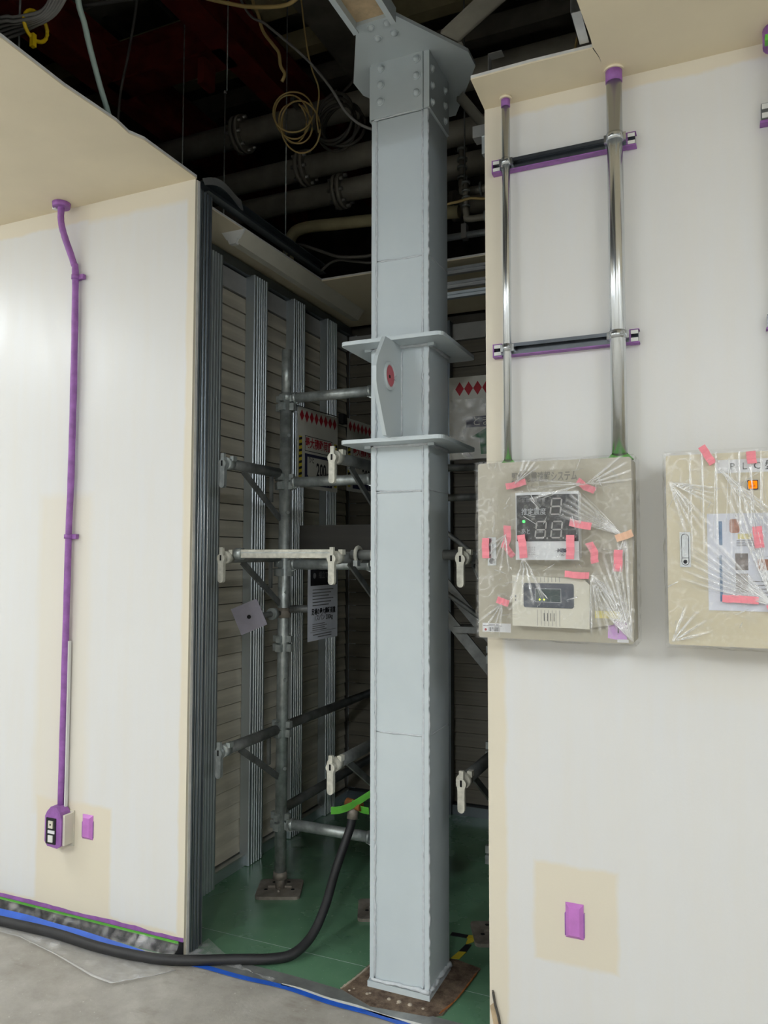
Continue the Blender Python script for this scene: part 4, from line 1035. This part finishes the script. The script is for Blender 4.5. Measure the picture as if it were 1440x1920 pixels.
# ------------------------------------------------------------------ film wrap helper
def wrap(parent, x0, x1, z0, z1, yf, bumps, folds, seed, nx=130, nz=150, out=.004):
    """film over a box front; bumps: (x0,x1,z0,z1,height); folds: (ax,az,[(angle,len,width,height)...])"""
    cell_x = (x1-x0)/nx; hs = [[0.]*(nx+1) for _ in range(nz+1)]
    for j in range(nz+1):
        for i in range(nx+1):
            x = x0+(x1-x0)*i/nx; z = z0+(z1-z0)*j/nz; h = 0
            for (a, b, c, d, k) in bumps:
                dx = max(a-x, x-b, 0); dz = max(c-z, z-d, 0); dd = math.hypot(dx, dz)
                h = max(h, k*max(0, 1-max(0, dd-.006)/.055))
            hs[j][i] = h
    fv = []
    def fn(u, v):
        i = round(u*nx); j = round(v*nz); x = x0+(x1-x0)*u; z = z0+(z1-z0)*v
        h = hs[j][i]; fo = 0.
        for ax, az, rays in folds:
            dx, dz = x-ax, z-az; d = math.hypot(dx, dz)
            for (an, ln, w, k) in rays:
                s = dx*math.cos(an)+dz*math.sin(an)
                if s <= 0 or s > ln: continue
                q = abs(-dx*math.sin(an)+dz*math.cos(an)); ww = w*(.5+s/ln)
                e = math.exp(-(q/ww)**2)*(1-s/ln)**.4
                h += k*e*min(1, s/.03); fo = max(fo, e*.8)
        n1 = mnoise.noise(V(x*34, z*34, seed)); n2 = mnoise.noise(V(x*90, z*70, seed+3))
        h += .0022*abs(n1)+.0010*abs(n2)
        rg = max(0, 1-abs(n1)*9)*.32*max(0, mnoise.noise(V(x*9, z*9, seed+9))+.35)
        fv.append(min(1., fo+rg+max(0, abs(n2)-.45)*.6))
        edge = min(u, 1-u, v, 1-v); y = yf-out-h
        return V(x, y, z)
    mb = MB().grid(fn, nx, nz)
    # doubled-over creases: narrow film slivers out from each taped point, whitened as painted highlights
    rs = random.Random(int(seed))
    folds = folds+[(rs.uniform(x0+.02, x1-.06), rs.uniform(z0+.05, z1-.02), [(rs.uniform(0, 6.28), rs.uniform(.02, .07), .002, .002)]) for _ in range(46)]
    for ax, az, rays in folds:
        for (an, ln, w, k) in rays:
            for q in range(2):
                a2 = an+rs.uniform(-.07, .07); l2 = ln*rs.uniform(.55, 1.05); s0 = rs.uniform(.004, .03); n = 9; base = len(mb.v); ww = rs.uniform(.0005, .0015)
                pts = []
                for i in range(n+1):
                    sx = s0+(l2-s0)*i/n; x = min(max(ax+sx*math.cos(a2), x0+.004), x1-.004); z = min(max(az+sx*math.sin(a2), z0+.004), z1-.004)
                    h = hs[round((z-z0)/(z1-z0)*nz)][round((x-x0)/(x1-x0)*nx)]
                    wd = ww*(1-.75*i/n)*(.7+.6*math.sin(i*1.9+q)**2); y = yf-out-h-.0055-.001*math.sin(i*2.1)
                    pts.append((x, z, wd, y))
                for (x, z, wd, y) in pts:
                    mb.v += [V(x-math.sin(a2)*wd, y, z+math.cos(a2)*wd), V(x, y-.0016, z), V(x+math.sin(a2)*wd, y, z-math.cos(a2)*wd)]; fv.extend((.25, .95, .25))
                for i in range(n):
                    b = base+3*i; mb.f += [[b, b+1, b+4, b+3], [b+1, b+2, b+5, b+4]]; mb.sm += [True, True]
    # sides of the wrap returning to the wall
    def side(p, q, nrm):
        def f2(u, v):
            b = p.lerp(q, u); k = mnoise.noise(V(b.x*30+v*3, b.z*30, seed+5)); fv.append(max(0, abs(k)-.2))
            return V(b.x, b.y*(1-v)-.004*v, b.z)+Vector(nrm)*(.004+.008*abs(k)*math.sin(PI*v))
        mb.grid(f2, 60, 8)
    side(V(x0, yf-out, z0), V(x0, yf-out, z1), (-1, 0, 0)); side(V(x1, yf-out, z0), V(x1, yf-out, z1), (1, 0, 0))
    side(V(x0, yf-out, z0), V(x1, yf-out, z0), (0, 0, -1)); side(V(x0, yf-out, z1), V(x1, yf-out, z1), (0, 0, 1))
    mb.fold = fv
    return mb.build('plastic_wrap', 'clear_film', parent)
def tape(parent, cx, cz, y, ln, wd, ang, mat='tape_pink', bend=.0):
    mb = MB(); c, s = math.cos(ang), math.sin(ang); n = 6; vs = []; fs = []
    for i in range(n+1):
        u = (i/n-.5)*ln; off = bend*math.cos(PI*i/n*2)+random.uniform(-.0008, .0008)
        for w in (-wd/2, wd/2):
            for d in (0, -.0012):
                vs.append(V(cx+u*c-(w+off)*s, y+d-.0015*math.sin(PI*i/n*3)**2, cz+u*s+(w+off)*c))
        if i:
            a = 4*(i-1)
            for q in ((0, 1, 5, 4), (1, 3, 7, 5), (3, 2, 6, 7), (2, 0, 4, 6)): fs.append([a+k for k in q])
    fs += [[0, 2, 3, 1], [4*n, 4*n+1, 4*n+3, 4*n+2]]
    return mb.add(vs, fs).build('tape_strip', mat, parent)

# ------------------------------------------------------------------ alarm cabinet
cb = thing('alarm_cabinet', 'olive-grey wall cabinet wrapped in clear film with a digital display', 'cabinet', (1.29, 0, 1.148))
bx((1.088, -.100, 1.150), (1.496, 0, 1.628)).build('cabinet_body', 'cabinet_olive', cb)
dr = MB().cbox((1.084, -.122, 1.147), (1.497, -.100, 1.631), .006, 1).build('cabinet_door', 'cabinet_olive', cb)
lt = bx((1.112, -.125, 1.346), (1.136, -.122, 1.424)).build('latch', 'clamp_steel', dr)
MB().cyl((1.124, -.127, 1.358), (1.124, -.1245, 1.358), .008, 14).build('lock', 'ink_grey', dr)
bx((1.118, -.1262, 1.372), (1.1195, -.125, 1.420)).build('latch_groove', 'hole_black', dr)
text('lettering', '緊急地震速報システム', .029, (1.180, -.1226, 1.586), 'title_ink', cb, bold=.0006, sx=.62)
bx((1.165, -.1224, 1.568), (1.392, -.1220, 1.603)).build('title_strip', 'cabinet_olive', cb)
# earthquake display unit
YD = -.160
du = MB().cbox((1.200, YD+.002, 1.366), (1.368, -.122, 1.541), .004, 1).build('display_unit', 'device_white', cb)
bx((1.203, YD-.0005, 1.412), (1.3665, YD+.002, 1.536)).build('display_window', 'dark_glass', du)
MB().prism([(1.200, -.161), (1.225, -.165), (1.284, -.167), (1.343, -.165), (1.368, -.161), (1.368, -.150), (1.200, -.150)], 2, 1.362, 1.411).build('lower_band', 'device_white', du)
MB().prism([(1.200, -.161), (1.284, -.165), (1.368, -.161), (1.368, -.150), (1.200, -.150)], 2, 1.536, 1.543).build('upper_band', 'device_white', du)
def seven(x, z, w, h, sl, nm):
    mb = MB(); tk = .0038; y0, y1 = YD-.0011, YD-.0005
    def seg(ax, az, bx_, bz):
        d = V(bx_-ax, 0, bz-az); L_ = d.length; d.normalize(); p = V(-d.z, 0, d.x)*tk/2
        A, B = V(ax, 0, az)+d*.0012, V(bx_, 0, bz)-d*.0012
        pts = [A, A+d*tk/2+p, B-d*tk/2+p, B, B-d*tk/2-p, A+d*tk/2-p]
        mb.prism([(q.x, q.z) for q in pts], 1, y0, y1)
    sk = lambda zz: sl*(zz-z)
    P = {k: (x+dx+sk(z+dz), z+dz) for k, (dx, dz) in dict(bl=(0, 0), br=(w, 0), ml=(0, h/2), mr=(w, h/2), tl=(0, h), tr=(w, h)).items()}
    for a, b in (('bl', 'br'), ('ml', 'mr'), ('tl', 'tr'), ('bl', 'ml'), ('ml', 'tl'), ('br', 'mr'), ('mr', 'tr')): seg(*P[a], *P[b])
    mb.build('digit', 'digit_grey', du)
seven(1.2935, 1.483, .026, .042, .12, 'a'); seven(1.2525, 1.421, .026, .043, .12, 'b'); seven(1.2945, 1.421, .026, .043, .12, 'c')
for x, z in ((1.3270, 1.482), (1.2850, 1.420), (1.3275, 1.420)):
    MB().cyl((x, YD-.0005, z), (x, YD-.0011, z), .0024, 10).build('decimal_point', 'digit_grey', du)
text('lettering', '緊急地震速報', .0125, (1.217, YD-.0006, 1.521), 'ink_grey', du, sx=.86)
text('lettering', '推定震度', .0195, (1.216, YD-.0006, 1.490), 'text_grey', du, sx=.86)
text('lettering', 'あと', .0165, (1.215, YD-.0006, 1.437), 'text_grey', du, sx=.80)
MB().dome((1.2225, YD-.0005, 1.465), (0, -1, 0), .0038, .002, 12, 3).build('status_light', 'led_green', du)
text('lettering', 'MEiS', .0125, (1.3125, YD-.0078, 1.387), 'ink_navy', du, bold=.0006, shear=.1)
MB().prism([(1.305, 1.3855), (1.316, 1.3885), (1.318, 1.3872)], 1, YD-.0084, YD-.0072).build('logo_swoosh', 'ink_navy', du)
text('lettering', 'QC-191', .0085, (1.318, YD-.0078, 1.376), 'ink_grey', du)
for i in range(4):
    for j in range(5): MB().cyl((1.238+i*.005, YD-.0072, 1.376+j*.005), (1.238+i*.005, YD-.0078, 1.376+j*.005), .0011, 6).build('speaker_hole', 'ink_grey', du)
# receiver unit
ru = MB().prism([(1.189, 1.186), (1.391, 1.184), (1.393, 1.298), (1.380, 1.310), (1.366, 1.3125), (1.189, 1.3215)], 1, -.158, -.122).build('receiver_unit', 'device_cream', cb)
MB().cbox((1.220, -.1605, 1.236), (1.3525, -.158, 1.3005), .006, 1).build('receiver_window', 'slate_window', ru)
bx((1.2515, -.1612, 1.2505), (1.3200, -.1605, 1.2865)).build('screen_frame', 'text_grey', ru)
bx((1.2525, -.1618, 1.2515), (1.3190, -.1612, 1.2855)).build('screen', 'lcd_green', ru)
for x in (1.2635, 1.2755):
    MB().dome((x, -.1618, 1.2575), (0, -1, 0), .0022, .0015, 8, 2).build('status_light', 'led_yellow', ru)
for k in range(7):
    x = 1.256+k*.0098; bx((x, -.1586, 1.188), (x+.0008, -.158, 1.230)).build('rib_groove', 'ink_grey', ru)
    bx((x, -.1586, 1.304), (x+.0008, -.158, 1.316)).build('rib_groove', 'ink_grey', ru)
for k in range(4):
    x = 1.2735+k*.0088; bx((x, -.1588, 1.201), (x+.0014, -.158, 1.222)).build('vent_slot', 'ink_black', ru)
bx((1.1965, -.1586, 1.252), (1.1995, -.158, 1.2575)).build('button', 'ink_grey', ru); bx((1.1965, -.1586, 1.262), (1.1995, -.158, 1.268)).build('button', 'ink_grey', ru)
# side cover of the receiver (tapered)
MB().prism([(1.393, 1.186), (1.448, 1.196), (1.470, 1.300), (1.455, 1.321), (1.380, 1.3215), (1.393, 1.298)], 1, -.140, -.122).build('receiver_side', 'cabinet_olive', cb)
# stickers
st = bx((1.095, -.1226, 1.163), (1.175, -.122, 1.187)).build('barcode_sticker', 'paper_label', cb)
for k in range(14): bx((1.113+k*.0022, -.1229, 1.165), (1.113+k*.0022+(.0012 if k % 3 else .0005), -.1226, 1.176)).build('bar', 'ink_black', st)
MB().cyl((1.104, -.1226, 1.169), (1.104, -.1230, 1.169), .0035, 10).build('red_seal', 'ink_red', st)
bx((1.097, -.1229, 1.179), (1.150, -.1226, 1.1805)).build('text_line', 'ink_grey', st)
bx((1.113, -.1229, 1.182), (1.140, -.1226, 1.1832)).build('text_line', 'ink_grey', st)
bx((1.403, -.1415, 1.212), (1.466, -.1405, 1.231)).build('yellow_sticker', 'paper_yellow', cb)
vs_ = MB().prism([(1.432, 1.160), (1.480, 1.152), (1.481, 1.200), (1.434, 1.207)], 1, -.1232, -.122).build('violet_sticker', 'paper_violet', cb)
text('lettering', '1', .026, (1.452, -.1236, 1.182), 'ink_black', vs_)
bx((1.456, -.1240, 1.150), (1.484, -.1233, 1.158)).build('small_sticker', 'paper_label', cb)
wf = wrap(cb, 1.080, 1.502, 1.146, 1.634, -.123, [(1.20, 1.368, 1.362, 1.543, .050), (1.189, 1.393, 1.185, 1.321, .042), (1.393, 1.468, 1.19, 1.32, .020)],
     [(1.478, 1.424, [(2.35+.09*k, .17, .0026, .005) for k in range(6)]+[(4.4+.2*k, .12, .002, .003) for k in range(3)]),
      (1.495, 1.155, [(1.62+.085*k, .30-.02*k, .0024, .005) for k in range(9)]),
      (1.400, 1.325, [(4.7+.14*k, .16, .0022, .004) for k in range(7)]),
      (1.225, 1.370, [(4.4+.25*k, .13, .002, .003) for k in range(4)]),
      (1.172, 1.43, [(3.6+.3*k, .10, .0022, .003) for k in range(5)]),
      (1.384, 1.560, [(.1+.2*k, .12, .002, .003) for k in range(4)]+[(3.0+.2*k, .15, .002, .003) for k in range(3)]),
      (1.162, 1.249, [(3.8+.25*k, .10, .002, .003) for k in range(4)]),
      (1.198, 1.567, [(.7+.2*k, .08, .002, .003) for k in range(4)])], 11.)
deg = PI/180
YT = -.1375
for (x, z, y, ln, w, a, m, b) in ((1.198, 1.567, -.145, .056, .017, 12*deg, 'tape_pink', .001), (1.384, 1.556, -.142, .053, .018, -32*deg, 'tape_pink', .002), (1.374, 1.454, -.175, .056, .019, -11*deg, 'tape_pink', .001),
        (1.479, 1.425, -.142, .044, .019, 20*deg, 'tape_peach', .0), (1.109, 1.394, -.136, .056, .020, 90*deg, 'tape_pink', .0), (1.173, 1.424, -.150, .062, .020, 84*deg, 'tape_pink', .002),
        (1.182, 1.383, -.150, .030, .016, -52*deg, 'tape_pink', .0), (1.224, 1.398, -.182, .062, .021, 97*deg, 'tape_pink', .001), (1.349, 1.396, -.182, .063, .021, 89*deg, 'tape_pink', .0), (1.402, 1.382, -.152, .055, .020, 105*deg, 'tape_pink', .003),
        (1.463, 1.361, -.142, .056, .022, 88*deg, 'tape_pink', .0), (1.364, 1.324, -.177, .062, .017, -4*deg, 'tape_pink', .001), (1.162, 1.249, -.155, .034, .018, -18*deg, 'tape_pink', .0)):
    tape(wf, x, z, y, ln, w, a, m, b)

# ------------------------------------------------------------------ control cabinet at the right edge
cb = thing('control_cabinet', 'cream control cabinet wrapped in clear film at the right edge, with pinned papers', 'cabinet', (1.78, 0, 1.15))
bx((1.586, -.108, 1.155), (2.02, 0, 1.624)).build('cabinet_body', 'cabinet_cream', cb)
dr = MB().cbox((1.582, -.130, 1.152), (2.025, -.108, 1.628), .006, 1).build('cabinet_door', 'cabinet_cream', cb)
lt = bx((1.612, -.1335, 1.346), (1.637, -.130, 1.433)).build('latch', 'clamp_steel', cb)
MB().cbox((1.6155, -.1345, 1.350), (1.6335, -.1335, 1.429), .008, 1).build('latch_rim', 'ink_black', lt)
MB().cbox((1.6170, -.1362, 1.3515), (1.6320, -.1340, 1.4275), .007, 1).build('latch_lever', 'clamp_steel', lt)
bx((1.6170, -.1368, 1.3680), (1.6320, -.1362, 1.3692)).build('latch_line', 'ink_black', lt)
MB().cyl((1.6245, -.1362, 1.359), (1.6245, -.1375, 1.359), .0050, 14).build('keyhole', 'ink_black', lt)
lb = bx((1.699, -.1312, 1.578), (1.93, -.130, 1.611)).build('label_plate', 'paper_label', cb)
for ch, x in (('P', 1.730), ('L', 1.758), ('C', 1.783), ('盤', 1.808)):
    text('lettering', ch, .024 if ch != '盤' else .026, (x, -.1316, 1.593), 'ink_black', lb)
lm = MB().cbox((1.7685, -.136, 1.535), (1.7925, -.130, 1.5585), .002, 1).build('pilot_lamp', 'ink_navy', cb)
MB().cbox((1.7705, -.138, 1.537), (1.7905, -.136, 1.5565), .002, 1).build('lamp_lens', 'lamp_orange', lm)
text('lettering', 'ﾊﾟﾈﾙ', .006, (1.7755, -.1383, 1.5505), 'ink_red', lm, sx=.7); text('lettering', '電源', .006, (1.7745, -.1383, 1.543), 'ink_red', lm)
po = bx((1.676, -.1325, 1.240), (1.86, -.130, 1.478)).build('poster', 'paper_white', cb)
bx((1.676, -.1335, 1.240), (1.86, -.1325, 1.395)).build('second_page', 'paper_white', po)
bx((1.7025, -.1332, 1.400), (1.7100, -.1325, 1.459)).build('blue_bar', 'photo_blue', po)
bx((1.7025, -.1342, 1.262), (1.7085, -.1335, 1.375)).build('blue_bar', 'photo_blue', po)
MB().cbox((1.727, -.1332, 1.430), (1.749, -.1325, 1.464), .005, 1).build('picture', 'photo_brown', po)
bx((1.738, -.1342, 1.339), (1.7665, -.1335, 1.380)).build('picture', 'photo_grey', po); bx((1.738, -.1342, 1.285), (1.7655, -.1335, 1.331)).build('picture', 'photo_grey', po)
bx((1.787, -.1342, 1.339), (1.82, -.1335, 1.366)).build('picture', 'photo_brown', po)
bx((1.745, -.1332, 1.415), (1.775, -.1325, 1.428)).build('picture', 'paper_yellow', po)
for k in range(4): bx((1.742, -.1332, 1.398+k*.0042), (1.785, -.1325, 1.3995+k*.0042)).build('text_line', 'ink_grey', po)
for k in range(5): bx((1.775, -.1342, 1.275+k*.009), (1.84, -.1335, 1.277+k*.009)).build('text_line', 'ink_grey', po)
wf = wrap(cb, 1.578, 2.03, 1.148, 1.634, -.131, [(1.676, 1.86, 1.24, 1.478, .006)],
     [(1.82, 1.255, [(1.80+.06*k, .38-.03*k, .0026, .006) for k in range(3)]+[(2.25+.10*k, .22, .0024, .005) for k in range(7)]),
      (1.705, 1.590, [(5.35+.09*k, .32, .0022, .004) for k in range(3)]),
      (1.59, 1.560, [(5.0+.14*k, .15, .0022, .004) for k in range(4)]+[(5.75+.12*k, .12, .002, .003) for k in range(4)]),
      (1.59, 1.160, [(.3+.3*k, .10, .002, .003) for k in range(4)])]
      + [(x, 1.63, [(-PI/2, .26, .0012, .002)]) for x in (1.64, 1.668, 1.700, 1.73, 1.752, 1.776, 1.80)], 23.)
for (x, z, y, ln, w, a) in ((1.680, 1.624, -.139, .052, .018, -60*deg), (1.779, 1.613, -.142, .030, .021, 93*deg), (1.789, 1.419, -.146, .052, .021, 96*deg), (1.747, 1.269, -.146, .080, .018, -2*deg), (1.822, 1.254, -.148, .036, .016, 20*deg)):
    tape(wf, x, z, y, ln, w, a)

# ------------------------------------------------------------------ small marks and the lamps of the room
t = thing('wall_wire', 'short brown wire poking from the foot of the right wall edge', 'wire', (1.09, -.004, .02))
MB().tube(smooth_path([(1.084, -.003, .135), (1.092, -.006, .10), (1.104, -.008, .06), (1.108, -.006, .01)]), .0035, 6).build('core', 'cable_dark', t)
MB().prism([(1.075, .09), (1.085, .10), (1.100, .045), (1.106, .0), (1.094, .0)], 1, -.0015, -.0002).build('torn_paper', 'primer_tan', t)
for k, (x, y, lx, ly, kf) in enumerate(LAMPS):
    t = thing('ceiling_lamp', ['ceiling lamp near the left wall', 'ceiling lamp at the far left behind the viewer', 'ceiling lamp behind the viewer, left of centre', 'ceiling lamp behind the viewer, right of centre', 'ceiling lamp on the right side of the room'][k], 'ceiling lamp', (x, y, H-.09), 'room ceiling lamps')
    bx((x-lx/2-.01, y-ly/2-.01, H-.03), (x+lx/2+.01, y+ly/2+.01, H)).build('housing', 'lamp_housing', t)
    if kf == 1.: mt = 'lamp_glow'
    else:
        mt = 'lamp_glow_%d' % k; emit(mt, (240, 248, 255), LAMP_STRENGTH*kf)
    MB().prism([(x-lx/2, H-.03), (x-lx/2, H-.06), (x-lx/2+.03, H-.085), (x+lx/2-.03, H-.085), (x+lx/2, H-.06), (x+lx/2, H-.03)], 1, y-ly/2, y+ly/2).build('diffuser', mt, t)
